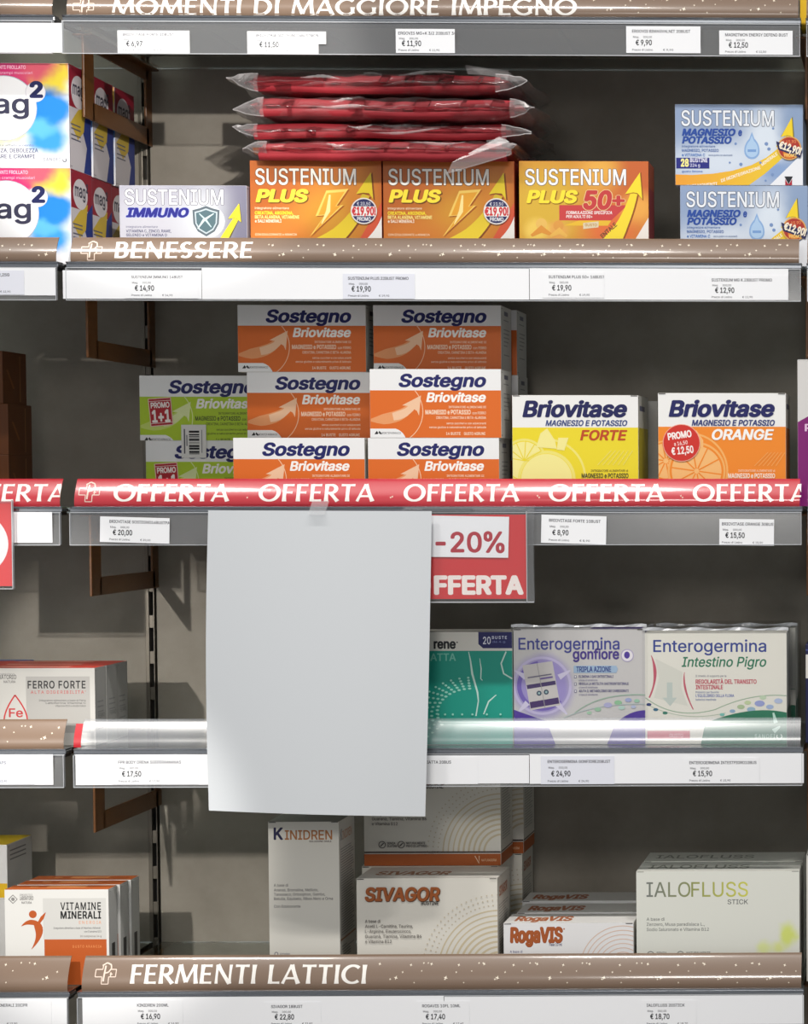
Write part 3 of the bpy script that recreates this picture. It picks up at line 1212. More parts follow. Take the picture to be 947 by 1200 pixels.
f.poly([(436.5, 201.5), (418, 228), (425, 227), (433, 228), (439, 235)], SHD)
f.poly([(434.5, 201.5), (417, 227), (425, 225.5), (432, 226), (437, 233)], m(222, 196, 40))
bolt = [(382, 223), (408, 221), (394, 241), (402, 240), (362, 277), (380, 252), (369, 253)]
f.poly([(x + 1.5, y + 1) for x, y in bolt], m(160, 84, 16))
f.poly(bolt, m(240, 200, 96))
f.poly([(386 + (x - 386) * 0.8, 245 + (y - 245) * 0.86) for x, y in bolt], m(228, 160, 46))
f.stroke([(386, 228), (384, 247), (376, 262)], [2, 5, 1], m(250, 226, 150))
f.text('SUSTENIUM', 299, 417, 216, 18.3, m(244, 240, 232), edge=(m(92, 62, 36), 0.03))
f.text('PLUS', 299, 361, 236, 13.5, m(248, 224, 62), bold=0.06, shear=0.2, shadow=(m(110, 66, 12), 1.0, 1.0, 0.02))
f.text('integratore alimentare', 298, 338, 245, 2.6, m(250, 226, 190), res=1)
f.text('CREATINA, ARGININA,', 298, 343, 251.2, 3.6, YEL, bold=0.03, res=1)
f.text('BETA ALANINA, VITAMINE', 298, 350, 256, 3.6, m(250, 232, 140), bold=0.03, res=1)
f.text('e SALI MINERALI', 298, 329, 260.6, 3.4, m(250, 240, 220), bold=0.02, res=1)
f.text('CON EDULCORANTE e ARANCIA', 298, 347, 276, 2.5, m(250, 226, 190), res=1)
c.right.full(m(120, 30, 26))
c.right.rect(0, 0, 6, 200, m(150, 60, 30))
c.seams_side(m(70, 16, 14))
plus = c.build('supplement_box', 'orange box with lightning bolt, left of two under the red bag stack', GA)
WP = (c.W, c.H, 292.5, 188, c.front.s)


def stk_plus(pr):
    cx, cy = 426, 247
    pr.circ(cx, cy, 15.5, m(226, 220, 214))
    pr.circ(cx, cy, 14, m(40, 44, 92))
    pr.poly([(cx - 14, cy - 5.5), (cx + 14, cy - 5.5), (cx + 14, cy + 6), (cx - 14, cy + 6)], m(238, 234, 230))
    pr.text('\u20ac 23,50', cx - 8, cx + 8, cy - 6.8, 3.6, m(220, 220, 230), res=1)
    pr.text('\u20ac19,90!', cx - 14, cx + 14, cy + 4.6, 9, m(206, 50, 56), bold=0.05)
    pr.text('PROMO', cx - 8, cx + 8, cy + 11.5, 4.2, m(236, 236, 240), bold=0.04, res=1)


sticker(plus, *WP, stk_plus, 'promo_sticker', 'round navy promo sticker reading 19,90')
xr = U(448.5, 188, 0.026).x
plus2 = clone(plus, 'orange box with lightning bolt, right of two under the red bag stack', (xr, 0.026, ZA))
clone(plus, 'orange box standing behind the left lightning bolt box under the bags', (plus.location.x + 0.004, 0.112, ZA))
clone(plus, 'orange box standing behind the right lightning bolt box under the bags', (xr + 0.006, 0.112, ZA))

# ================= orange 50+ box
c = Carton(608, 188.5, 760, 0.026, 0.062, ZA, body=m(196, 110, 40))
W, H = c.W, c.H
c.front.full(blobs((212, 136, 40), [(W * 0.2, H * 0.55, W * 0.35, H * 0.4, 0.7, (220, 178, 52)), (W * 0.9, H * 0.85, W * 0.3, H * 0.4, 0.8, (204, 100, 40)), (W * 0.7, H * 0.35, W * 0.2, H * 0.25, 0.8, (228, 110, 50)),
                                   (W * 0.92, H * 0.55, W * 0.12, H * 0.14, 0.7, (240, 170, 70)), (W * 0.62, H * 0.9, W * 0.14, H * 0.18, 0.8, (238, 176, 70)),
                                   (W * 0.28, H * 0.32, W * 0.09, H * 0.10, 0.5, (232, 168, 78)), (W * 0.13, H * 0.34, W * 0.09, H * 0.10, 0.5, (242, 204, 90)),
                                   (W * 0.22, H * 0.1, W * 0.2, H * 0.13, 0.5, (220, 132, 50))], 0.004))
f = c.front
f.poly([(655, 240), (735, 240), (716, 258), (655, 258)], m(206, 66, 66))
f.poly([(678, 258), (716, 258), (712, 264), (660, 264)], m(236, 190, 50))
pa = bez((702, 300), (730, 272), (743, 226))
ws = [28, 26, 24, 22, 19, 17, 15, 13, 12, 11, 10, 9, 8]
f.stroke([(x + 1.8, y + 1) for x, y in pa], ws, m(150, 80, 20))
f.stroke(pa, ws, m(250, 222, 54))
f.poly([(751.5, 201), (733, 227.5), (742, 226), (747, 227), (754, 235)], m(150, 80, 20))
f.poly([(750, 201.5), (732.5, 227), (742, 225), (747, 226), (752.5, 233)], m(250, 226, 50))
f.poly([(728, 300), (744, 280), (760, 254), (760, 310), (730, 310)], m(240, 232, 224))
f.text('SUSTENIUM', 615.5, 733.5, 216.3, 18, m(252, 252, 252), edge=(m(120, 104, 100), 0.028))
f.text('PLUS', 616.5, 677, 237, 13.5, m(252, 230, 60), bold=0.06, shear=0.2, shadow=(m(150, 100, 20), 0.8, 0.8, 0.02))
f.text('50', 683, 717, 244, 20, m(202, 62, 62), bold=0.05, shear=0.18, shadow=(m(240, 210, 150), 0, 0, 0.03))
f.text('+', 717, 732, 241, 16, m(202, 62, 62), bold=0.04, shadow=(m(240, 210, 150), 0, 0, 0.03))
f.text('FORMULAZIONE SPECIFICA', 663, 717, 250.5, 3.4, m(252, 240, 236), bold=0.03, shear=0.15, res=1)
f.text('PER ADULTI 50+', 663, 694, 255, 3.2, m(252, 240, 236), bold=0.03, shear=0.15, res=1)
f.poly([(683, 261), (701, 259), (701, 266), (683, 268)], m(226, 212, 180))
f.text('GUSTO', 685, 699, 264.8, 3.2, m(190, 140, 60), bold=0.03, res=1)
f.text('ENTALE', 706, 729, 279, 5, m(120, 72, 40), rot=42, bold=0.02)
f.circ(634, 262, 6.5, m(236, 190, 96)); f.circ(654, 264, 6, m(226, 158, 70))
f.stroke([(622, 276), (634, 268), (646, 275)], [3, 9, 3], m(224, 150, 56)); f.stroke([(644, 277), (655, 270), (664, 277)], [3, 8, 3], m(236, 184, 84))
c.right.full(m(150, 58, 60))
c.right.rect(0, 0, 70, 30, m(170, 80, 50))
c.seams_side(m(110, 30, 40))
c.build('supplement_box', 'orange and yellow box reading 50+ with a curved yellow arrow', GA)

# ================= two pale blue boxes
d_ = 0.03
zt = U(866, 122, d_).z
Hm = (zt - ZA) / 2
c = Carton(791, 122, 941, d_, 0.085, ZA + Hm, body=m(196, 208, 226))
W, H = c.W, c.H
c.front.full(blobs((160, 178, 206), [(W * 0.35, H * 0.3, W * 0.4, H * 0.25, 0.8, (214, 224, 238)), (W * 0.12, H * 0.85, W * 0.4, H * 0.3, 0.8, (144, 164, 198)), (W * 0.72, H * 0.6, W * 0.16, H * 0.3, 0.7, (220, 230, 242)),
                                     (W * 0.95, H * 0.75, W * 0.12, H * 0.4, 0.7, (140, 162, 196)), (W * 0.80, H * 0.18, W * 0.14, H * 0.12, 0.7, (136, 164, 208))], 0.006))
f = c.front
f.poly([(896, 222), (941, 178), (941, 230), (890, 230)], m(238, 240, 246))
f.poly([(791, 204)] + [(811, 204.5), (835, 203), (858, 199.5), (880, 193), (898, 184), (912, 173)] + [(925, 176), (912, 189), (896, 203), (868, 223), (791, 223)], grad((240, 160, 40), (240, 206, 40), 0, 0.0, 0.13))
f.stroke([(914, 175), (922, 166), (926, 158)], [13, 10, 8], m(236, 204, 40))
f.poly([(929, 136), (914.5, 160), (922, 158.5), (927, 159), (931, 162)], m(120, 110, 40))
f.poly([(928, 137), (915, 160), (922, 158), (926.5, 158.5), (929.5, 161)], m(246, 214, 40))
for a, (x, y, r_) in zip(('I TUOI MOMENTI', 'DI REINTEGRAZIONE', 'MINERALE'), ((800, 220, 5), (845, 213, 19), (893, 194, 36))):
    f.text(a, x, x + len(a) * 2.9, y, 3.4, m(252, 246, 230), bold=0.03, shear=0.15, rot=r_, res=1)
drop = [(881, 154)] + bez((884, 162), (890, 168), (890, 176), 6) + [(881 + 9 * math.cos(RAD(a)), 177 + 9 * math.sin(RAD(a))) for a in range(0, 181, 20)] + bez((872, 176), (872, 168), (878, 162), 6)
f.poly(drop, m(140, 176, 222))
f.poly([(881 + (x - 881) * 0.8, 174 + (y - 174) * 0.8) for x, y in drop], m(176, 206, 238))
f.stroke([(876, 176), (886, 176)], 3, m(120, 160, 214))
for x, y, r in ((862, 168, 1.6), (898, 168, 2.2), (868, 192, 2), (901, 174, 2), (891, 190, 1.5), (855, 190, 1.2), (905, 204, 1.8), (897, 211, 1.3), (906, 150, 1.4)):
    f.circ(x, y, r, m(120, 148, 196), 12)
f.text('SUSTENIUM', 798.5, 907, 147, 17.5, m(238, 242, 248), edge=(m(84, 92, 112), 0.028))
BLU = m(32, 74, 160)
f.text('MAGNESIO', 799, 862, 158.5, 7.6, BLU, bold=0.07, shear=0.2)
f.text('e', 865, 869.5, 158.5, 8.0, BLU, bold=0.04, shear=0.1)
f.text('POTASSIO', 799, 857.5, 167.6, 7.6, BLU, bold=0.07, shear=0.2)
f.text('integratore alimentare', 799, 838, 172.3, 2.6, m(90, 120, 180), res=1)
f.text('MAGNESIO, POTASSIO', 799, 842, 177.5, 3.2, m(60, 100, 170), bold=0.02, res=1)
f.text('e VITAMINA C', 799, 826, 182.8, 3.2, m(50, 110, 190), bold=0.02, res=1)
f.text('senza glutine con edulcoranti', 830, 858, 182.3, 2, m(110, 130, 170), res=1)
f.rect(792.2, 184.5, 831, 197, m(30, 36, 130))
f.text('28', 797.5, 807, 194.5, 8.4, m(250, 240, 150), bold=0.05)
f.text('BUSTINE', 808.5, 829, 189.6, 4.6, m(236, 236, 250), bold=0.04, res=1)
f.text('224 g', 808.5, 820, 195, 3.6, m(220, 222, 244), bold=0.02, res=1)
f.text('gusto limone', 799, 823, 201.5, 2.4, m(60, 110, 190), res=1)
f.poly([(919, 206), (929, 206), (924, 215)], m(24, 24, 34)); f.poly([(920, 209), (920, 217), (922.5, 217), (924, 214.5), (925.5, 217), (928, 217), (928, 209), (924, 216)], m(176, 30, 50))
f.text('MENARINI', 916, 937, 220, 2.0, m(90, 90, 110), res=1)
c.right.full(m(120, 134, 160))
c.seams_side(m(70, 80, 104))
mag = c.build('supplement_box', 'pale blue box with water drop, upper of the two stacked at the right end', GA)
WP = (c.W, c.H, 791, 122, c.front.s)


def stk_mag(pr):
    cx, cy = 925, 173
    pr.circ(cx, cy, 14, m(226, 170, 90))
    pr.circ(cx, cy, 12.6, m(176, 50, 36))
    pr.circ(cx, cy + 6, 7.5, m(222, 130, 40), ry=6)
    pr.text('\u20ac 15,90', cx - 8, cx + 8, cy - 5, 3.6, m(240, 150, 90), rot=4, res=1)
    pr.poly([(909.5, 165), (940.5, 176), (938, 184.5), (912, 175)], m(30, 32, 84))
    pr.text('\u20ac12,90!', 912, 939, 172.5, 8, m(246, 236, 214), bold=0.05, rot=-18)
    pr.text('PROMO', cx - 6, cx + 8, cy + 10, 3.4, m(250, 210, 120), bold=0.03, res=1)


sticker(mag, *WP, stk_mag, 'promo_sticker', 'round red and navy promo sticker reading 12,90')
clone(mag, 'pale blue box with water drop, lower of the two, cut off by the brown header', (U(797, 223, d_).x, d_, ZA))

# ================= pink and blue boxes in the left bay
def mag2_box(px, py, d, zb, zt):
    c = Carton(px - 172, py, px, d, 0.078, zb, zt, body=m(214, 212, 218))
    W, H = c.W, c.H
    c.front.full(blobs((238, 238, 242), [(W * 0.45, H * 1.0, W * 0.7, H * 0.26, 0.18, (206, 40, 110)), (W * 0.88, H * 0.84, W * 0.13, H * 0.22, 0.35, (242, 218, 60)), (W * 0.80, H * 0.98, W * 0.12, H * 0.16, 0.5, (220, 90, 110)),
                                         (W * 0.84, H * 0.58, W * 0.19, H * 0.17, 0.35, (20, 128, 214)), (W * 0.60, H * 0.36, W * 0.12, H * 0.12, 0.5, (240, 226, 100)), (W * 0.66, H * 0.55, W * 0.12, H * 0.12, 0.5, (20, 120, 200)),
                                         (W * 0.86, H * 0.30, W * 0.14, H * 0.15, 0.5, (50, 150, 226)), (W * 0.78, H * 0.40, W * 0.12, H * 0.08, 0.5, (90, 180, 236))], 0.016, 26))
    f = c.front
    ox, oy = px - 82, py - 75
    f.circ(6 + ox, 128 + oy, 38.5, m(170, 174, 190), 40)
    f.circ(6 + ox, 128 + oy, 37.6, m(238, 238, 240), 40)
    f.circ(43 + ox, 109 + oy, 12, m(206, 200, 210), 24)
    f.circ(43 + ox, 109 + oy, 11.2, m(236, 234, 238), 24)
    f.text('mag', -38 + ox, 35 + ox, 134 + oy, 22, m(50, 50, 74), bold=0.012)
    f.text('2', 36 + ox, 52 + ox, 115 + oy, 17.5, m(26, 32, 84), bold=0.05)
    f.text('GRANULATO ANTI FROLLATO', -30 + ox, 32 + ox, 82 + oy, 4, m(238, 190, 210), bold=0.03, res=1)
    f.text('stanchezza e crampi muscolari', -30 + ox, 40 + ox, 88 + oy, 3, m(236, 180, 206), res=1)
    f.text('contro stanchezza affaticamento', -40 + ox, 40 + ox, 173 + oy, 2.6, m(110, 120, 150), res=1)
    f.text('STANCHEZZA, DEBOLEZZA', -30 + ox, 45 + ox, 180 + oy, 4.6, m(60, 66, 104), bold=0.02, res=1)
    f.text('MUSCOLARE E CRAMPI', -30 + ox, 41 + ox, 187 + oy, 4.6, m(60, 66, 104), bold=0.02, res=1)
    f.text('SANOFI', 51 + ox, 71 + ox, 190 + oy, 3.6, m(90, 96, 120), res=1, space=1.2)
    f.arc(76 + ox, 189 + oy, 2, -60, 200, 1, m(40, 44, 70), 10)
    r = c.right
    r.full(blobs((206, 200, 204), [(0, H, 0.1, H * 0.42, 0.25, (150, 24, 50)), (0, 0, 0, 0, 1, (0, 0, 0))][:1], 0.004))
    Hm_ = H * 1000
    r.rect(0, 0, 78, Hm_ * 0.40, m(150, 26, 50))
    r.poly([(40, Hm_ * 0.52), (78, Hm_ * 0.30), (78, Hm_), (50, Hm_), (62, Hm_ * 0.75)], m(24, 50, 130))
    r.poly([(4, Hm_ * 0.56), (30, Hm_ * 0.42), (60, Hm_ * 0.32), (52, Hm_ * 0.6), (30, Hm_ * 0.7)], m(206, 176, 60))
    r.circ(34, Hm_ * 0.24, 26, m(216, 210, 214), ry=Hm_ * 0.16)
    r.text('mag', 14, 52, Hm_ * 0.27, 15, m(60, 56, 76), bold=0.012)
    r.text('2', 54, 62, Hm_ * 0.2, 10, m(60, 56, 76), bold=0.04)
    for k in (0.56, 0.6, 0.66, 0.7):
        r.rect(6, Hm_ * k, 40, Hm_ * k + 1.6, m(90, 90, 110))
    c.seams_side(m(120, 110, 120))
    return c


GM = 'pink and blue boxes stacked in the left bay'
d_ = 0.022
ztop = U(80, 74, d_).z
zmid = U(80, 197, d_).z
cu_ = mag2_box(80, 74, d_, zmid, ztop)
bu = cu_.build('supplement_box', 'pink, yellow and blue box, upper front one of the left bay stack', GM)
cl = mag2_box(82.5, 197, d_, ZA, zmid)
bl = cl.build('supplement_box', 'pink, yellow and blue box, lower front one of the left bay stack', GM)
for k, nm in ((1, 'second'), (2, 'third')):
    clone(bu, 'pink and blue box, %s from the front in the upper left bay layer' % nm, (bu.location.x - 0.001 * k, d_ + 0.088 * k, zmid))
    clone(bl, 'pink and blue box, %s from the front in the lower left bay layer' % nm, (bl.location.x - 0.003 * k, d_ + 0.083 * k, ZA))

# ================= OFFERTA shelf: the orange and white boxes
def sostegno(px, py, d, zb, zt, col, light, txtc, px_shift=0.0, name=True):
    """x0, top in the photo of the prototype; 154 px wide."""
    c = Carton(px, py, px + 154, d, 0.076, zb, zt, body=m(222, 220, 214))
    f = c.front
    ox, oy = px - 278, py - 355
    p = lambda L: [(x + ox, y + oy) for x, y in L]
    band = m(*col)
    f.full(m(236, 236, 236))
    f.rect(278 + ox, 380 + oy, 440 + ox, 445 + oy, band)
    f.arc(302 + ox, 405 + oy, 38, -42, 55, 0.9, m(*light), 18)
    body = p(bez((279, 415), (318, 414), (328, 396), 10))
    f.stroke(body, [3, 8, 12, 13, 13, 13, 12, 11, 10, 9, 8], m(*[int(a * 0.55 + b * 0.45) for a, b in zip(light, col)]))
    f.poly(p([(338, 386), (316, 397.5), (324, 398.5), (333, 404), (335.5, 409.5)]), m(*light))
    f.stroke(p(bez((305, 411), (322, 408), (329, 397), 6)), [9, 10, 10, 9, 8, 8, 8], m(*light))
    f.poly(p([(278, 425)] + [(308, 425)] + bez((308, 425), (318, 428), (321, 440), 6) + [(278, 440)]), m(236, 236, 236))
    f.poly(p([(283, 431.5), (286, 427.5), (287.5, 430), (289, 427.5), (292, 431.5), (289.7, 431.5), (288, 429.8), (286.8, 431.5)]), BLACK)
    f.text('MONTEFARMACO', 291 + ox, 314 + ox, 431.3 + oy, 2.3, m(60, 60, 66), res=1)
    f.text('Sostegno', 312 + ox, 414.5 + ox, 375.5 + oy, 14.2, m(22, 26, 96), bold=0.035, shear=0.2)
    f.text('Briovitase', 344 + ox, 414 + ox, 393.3 + oy, 10.4, m(250, 246, 240), bold=0.03, shear=0.2)
    t = m(*txtc)
    micro(f, ['INTEGRATORE ALIMENTARE DI'], 0, 400.8 + oy, 0, 2.5, t, 1.75, right=414 + ox)
    f.text('MAGNESIO e POTASSIO', 343 + ox, 396 + ox, 408 + oy, 5, t, bold=0.03, res=1)
    f.text('con FERRO', 398 + ox, 414 + ox, 408 + oy, 3, t, res=1)
    micro(f, ['CREATINA, CARNITINA E BETA-ALANINA'], 0, 413.5 + oy, 0, 3, t, 1.72, right=414 + ox)
    micro(f, ['senza zuccheri e con edulcoranti', 'senza glutine e naturalmente privo di lattosio'], 0, 419.8 + oy, 4.6, 2.4, t, 1.45, right=414 + ox)
    f.text('14 BUSTE', 367 + ox, 384 + ox, 432.3 + oy, 3.2, t, bold=0.02, res=1)
    f.text('GUSTO AGRUMI', 388 + ox, 413 + ox, 432.3 + oy, 3.2, t, bold=0.02, res=1)
    r = c.right
    Hm_ = c.H * 1000
    r.full(m(214, 212, 206))
    for k in (0.2, 0.34, 0.4, 0.46, 0.52, 0.58, 0.72):
        r.rect(18, Hm_ * k, 18 + random.uniform(24, 44), Hm_ * k + 1.2, m(150, 148, 146))
    r.rect(22, 6, 50, 11, m(110, 110, 124))
    c.seams_side()
    return c


GO = 'orange and white boxes stacked on the OFFERTA shelf'
ORG, ORGL, ORGT = (220, 106, 30), (240, 196, 160), (250, 226, 200)
d1, d2, d3 = 0.022, 0.106, 0.190
zs1 = U(510, 515, d1).z
zs2 = U(510, 432.5, d1).z
zs3 = U(510, 354.5, d2).z
HS = (zs2 - ZB) / 2
zl = [ZB, ZB + HS, ZB + 2 * HS]
c = sostegno(431, 515, d1, ZB, ZB + HS, ORG, ORGL, ORGT)
ob = c.build('supplement_box', 'orange and white box, lowest in the right front column of its stack', GO)
clone(ob, 'orange and white box, upper of the right front column, best lit', (U(433, 432, d1).x, d1, zl[1]))
clone(ob, 'orange and white box, lowest at the left of the stack, touching the green boxes', (U(273, 515, d1).x, d1, zl[0]))
clone(ob, 'orange and white box hidden low behind the left front one', (U(284, 515, d2).x, d2, zl[0]))
clone(ob, 'shaded orange and white box in the middle of the left column', (U(289, 436, d2).x, d2, zl[1]))
clone(ob, 'orange and white box on top of the left column', (U(278, 355, d2).x, d2, zl[2]))
clone(ob, 'orange and white box low behind the right front column', (U(437, 515, d2).x, d2, zl[0]))
clone(ob, 'orange and white box at middle height behind the right front column', (U(437, 436, d2).x, d2, zl[1]))
clone(ob, 'orange and white box on top of the right column', (U(437, 355, d2).x, d2, zl[2]))
xb = U(606, 400, d3).x - ob.dimensions.x if False else U(606, 400, d3).x - c.W
clone(ob, 'rearmost orange and white box, top one, its edge showing right of the stack', (xb, d3, zl[2]))
clone(ob, 'rearmost orange and white box, middle one beside the yellow box', (xb + 0.001, d3, zl[1]))
clone(ob, 'rearmost orange and white box, lowest, behind the yellow box', (xb, d3, zl[0]))

# the two green ones
GG = 'lime green and white boxes on the OFFERTA shelf'
dg = 0.186
zgt = U(220, 440, dg).z
HG = (zgt - ZB) / 2
LIME, LIMEL, LIMET = (176, 206, 40), (222, 232, 170), (60, 76, 26)
c = sostegno(170.5, 519, dg, ZB, ZB + HG, LIME, LIMEL, LIMET)
g1 = c.build('supplement_box', 'lime green and white box with red promo square, lower of two', GG)
WP = (c.W, c.H, 170.5, 519, c.front.s)


def stk_promo(dx, dy):
    def fn(pr):
        P = lambda L: [(x + dx, y + dy) for x, y in L]
        pr.poly(P([(173, 467.5), (200, 465.5), (202.5, 498), (176, 500.5)]), m(238, 200, 190))
        pr.poly(P([(174, 468.3), (199.2, 466.5), (201.5, 497.2), (176.8, 499.5)]), m(176, 22, 34))
        pr.poly(P([(174.3, 470.6), (199.5, 468.8), (199.55, 469.4), (174.3, 471.2)]), m(240, 220, 216))
        pr.poly(P([(176.6, 496.6), (201.3, 494.4), (201.3, 495), (176.6, 497.2)]), m(240, 220, 216))
        pr.text('PROMO', 176.5 + dx, 198.5 + dx, 478.5 + dy, 6.2, m(246, 238, 234), bold=0.03, rot=3)
        pr.text('1+1', 178 + dx, 199.5 + dx, 495 + dy, 13.5, m(246, 238, 234), bold=0.04, rot=3)
    return fn


sticker(g1, *WP, stk_promo(7.5, 79), 'promo_sticker', 'dark red square promo sticker', -0.0009)
g2 = clone(g1, 'lime green and white box with barcode sticker, upper of two', (U(163, 440, dg).x, dg, ZB + HG))
mb = MB()
s = c.front.s
bx0, bx1 = (212 - 163) * s, (241 - 163) * s
bz1, bz0 = c.H - (498 - 440) * s, c.H - (537 - 440) * s
yb = -0.0019
mb.box(bx0, bx1, yb - 0.0002, yb, bz0, bz1, m(226, 224, 220), 0.0)
z = bz1 - 7 * s
random.seed(9)
while z > bz0 + 4 * s:
    t = random.choice((0.5, 0.9, 1.6, 2.4)) * s
    mb.box(bx0 + 9 * s, bx1 - 8 * s, yb - 0.0004, yb - 0.0002, z - t, z, BLACK)
    z -= t + random.choice((0.6, 1.0, 1.5)) * s
mb.box(bx0 + 3 * s, bx0 + 4.4 * s, yb - 0.0004, yb - 0.0002, bz0 + 5 * s, bz1 - 5 * s, GREYTX)
mb.box(bx0 + 6 * s, bx0 + 7 * s, yb - 0.0004, yb - 0.0002, bz0 + 14 * s, bz1 - 12 * s, GREYTX)
mb.box(bx1 - 5.5 * s, bx1 - 4.5 * s, yb - 0.0004, yb - 0.0002, bz0 + 6 * s, bz1 - 6 * s, m(140, 140, 140))
part(mb, 'barcode_sticker', g2, 'white barcode sticker hanging over the lower box')

# ================= yellow and orange citrus boxes
def citrus(x0, x1, y0, kind):
    c = Carton(x0, y0, x1, 0.03, 0.105 if kind == 'y' else 0.09, ZB, body=m(226, 224, 218))
    f = c.front
    f.full(m(238, 238, 236))
    ox = x0 - (600 if kind == 'y' else 771)
    if kind == 'y':
        base, l1, l2, tx = (236, 216, 40), (240, 228, 120), (244, 234, 150), (100, 84, 20)
        f.rect(x0, 501, x1, 600, m(*base))
        f.arc(640, 560, 45, -100, 40, 2.5, m(*l1), 24)
        for cx, cy, r in ((614, 540, 26), (640, 562, 34)):
            f.circ(cx, cy, r, m(*l1), 36)
            f.circ(cx, cy, r * 0.9, m(*base), 36)
            f.circ(cx, cy, r * 0.86, m(*l2), 36)
        for a in range(-170, 0, 28):
            f.stroke([(614, 540), (614 + 23 * math.cos(RAD(a)), 540 + 23 * math.sin(RAD(a)))], 1.0, m(*base))
        f.circ(640, 562, 30, m(*l2), 36)
        f.poly([(628, 524), (633, 508), (641, 502), (650, 516), (652, 526)], m(*l2))
        f.poly([(654, 513), (666, 513), (661, 528), (652, 527)], m(*l2))
        f.text('Briovitase', 612, 735, 488, 17.6, m(20, 24, 84), bold=0.04, shear=0.2)
        f.text('MAGNESIO E POTASSIO', 639, 735, 499, 6.4, m(60, 76, 130), bold=0.03, shear=0.2)
        f.text('FORTE', 679.5, 735, 515.6, 11.2, m(190, 70, 26), bold=0.03, shear=0.2)
        f.text('INTEGRATORE ALIMENTARE di', 692, 735.5, 553, 2.5, m(*tx), res=1)
        f.text('MAGNESIO e POTASSIO', 681, 736, 560.2, 5.2, m(60, 54, 30), bold=0.02)
        for k in range(6):
            f.stroke([(700 + k * 6, 545), (716 + k * 5, 528)], 0.7, m(*l1))
    else:
        base, l1, l2 = (240, 138, 36), (244, 178, 100), (246, 188, 118)
        f.rect(x0, 500, x1, 600, m(*base))
        f.arc(808, 552, 44, -100, 60, 2.2, m(*l1), 24)
        for cx, cy, r in ((780, 540, 24), (816, 552, 34)):
            f.circ(cx, cy, r, m(*l1), 40)
            f.circ(cx, cy, r * 0.93, m(*base), 40)
            f.circ(cx, cy, r * 0.86, m(*l2), 40)
            for a in range(0, 360, 36):
                f.stroke([(cx + 3 * math.cos(RAD(a + 8)), cy + 3 * math.sin(RAD(a + 8))), (cx + r * .86 * math.cos(RAD(a + 8)), cy + r * .86 * math.sin(RAD(a + 8)))], 1.5, m(*base))
        f.poly([(800, 528), (808, 511), (816, 504), (824, 516), (824, 526), (812, 519)], m(*l2))
        f.text('Briovitase', 783.5, 908, 487.5, 17.6, m(20, 24, 92), bold=0.04, shear=0.2)
        f.text('MAGNESIO E POTASSIO', 810.5, 908, 498.6, 6.4, m(50, 60, 120), bold=0.03, shear=0.2)
        f.text('ORANGE', 834, 907, 515, 11.6, m(250, 248, 244), bold=0.03, shear=0.2)
        f.text('INTEGRATORE ALIMENTARE di', 865, 908, 553, 2.5, m(252, 226, 196), res=1)
        f.text('MAGNESIO e POTASSIO', 853, 908, 560.2, 5.2, m(252, 238, 220), bold=0.02)
        for k in range(6):
            f.stroke([(884 + k * 5, 546), (900 + k * 4, 530)], 0.7, m(*l1))
    r = c.right
    Hm_ = c.H * 1000
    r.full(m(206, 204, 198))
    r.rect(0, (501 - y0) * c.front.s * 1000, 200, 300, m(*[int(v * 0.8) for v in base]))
    r.rect(14, 12, 70, 18, m(90, 90, 120))
    c.seams_side()
    c.seams_top()
    return c


c = citrus(600, 748, 463, 'y')
c.build('supplement_box', 'yellow and white box with lemon artwork on the OFFERTA shelf', 'citrus artwork boxes')
c2 = Carton(759, 470, 771, 0.14, 0.09, ZB, body=m(190, 188, 184), W=0.15)
c2.x -= 0.138
c2.front.full(m(196, 194, 190))
c2.front.circ(764, 481, 1.2, GREYTX, 10)
c2.seams_side()
c2.build('supplement_box', 'plain pale grey carton back showing between the yellow and orange slice boxes')
c = citrus(771, 921, 460.5, 'o')
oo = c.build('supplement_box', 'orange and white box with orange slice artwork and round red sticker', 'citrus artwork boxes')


def stk_or(pr):
    cx, cy = 798.5, 519
    pr.circ(cx, cy, 22, m(238, 170, 150), 36)
    pr.circ(cx, cy, 21.2, m(206, 44, 34), 36)
    pr.text('PROMO', 783, 811, 515.5, 7.5, m(250, 240, 236), bold=0.04, rot=8)
    pr.text('a 16,50', 790, 806, 522.5, 4.2, m(250, 226, 220), bold=0.02, rot=8, res=1)
    pr.text('\u20ac 12,50', 787, 813, 533, 8, m(250, 240, 236), bold=0.03, rot=6)


sticker(oo, c.W, c.H, 771, 460.5, c.front.s, stk_or, 'promo_sticker', 'round red promo sticker reading 12,50')

# dark amber cartons at the far left
GB = 'dark amber brown cartons at the left edge'
amber = m(98, 52, 14, rough=0.5)
dd = 0.13
zz = [ZB, U(30, 533, dd).z, U(30, 473, dd).z, U(30, 411, dd).z]
for i, (nm, px) in enumerate((('lowest', 8), ('middle', 8), ('top', 2.5))):
    c = Carton(px - 110, 400, px, dd, 0.082, zz[i], zz[i + 1], body=amber)
    c.right.rect(58, 4, 60, c.H * 1000 - 4, m(160, 110, 60))
    c.right.rect(2, 2, 3, c.H * 1000 - 2, m(80, 40, 10))
    c.right.poly([(12, c.H * 350), (18, c.H * 350), (40, c.H * 700), (34, c.H * 700)], m(132, 76, 22))
    c.build('carton', 'dark amber brown carton, %s of the pile at the left edge' % nm, GB)

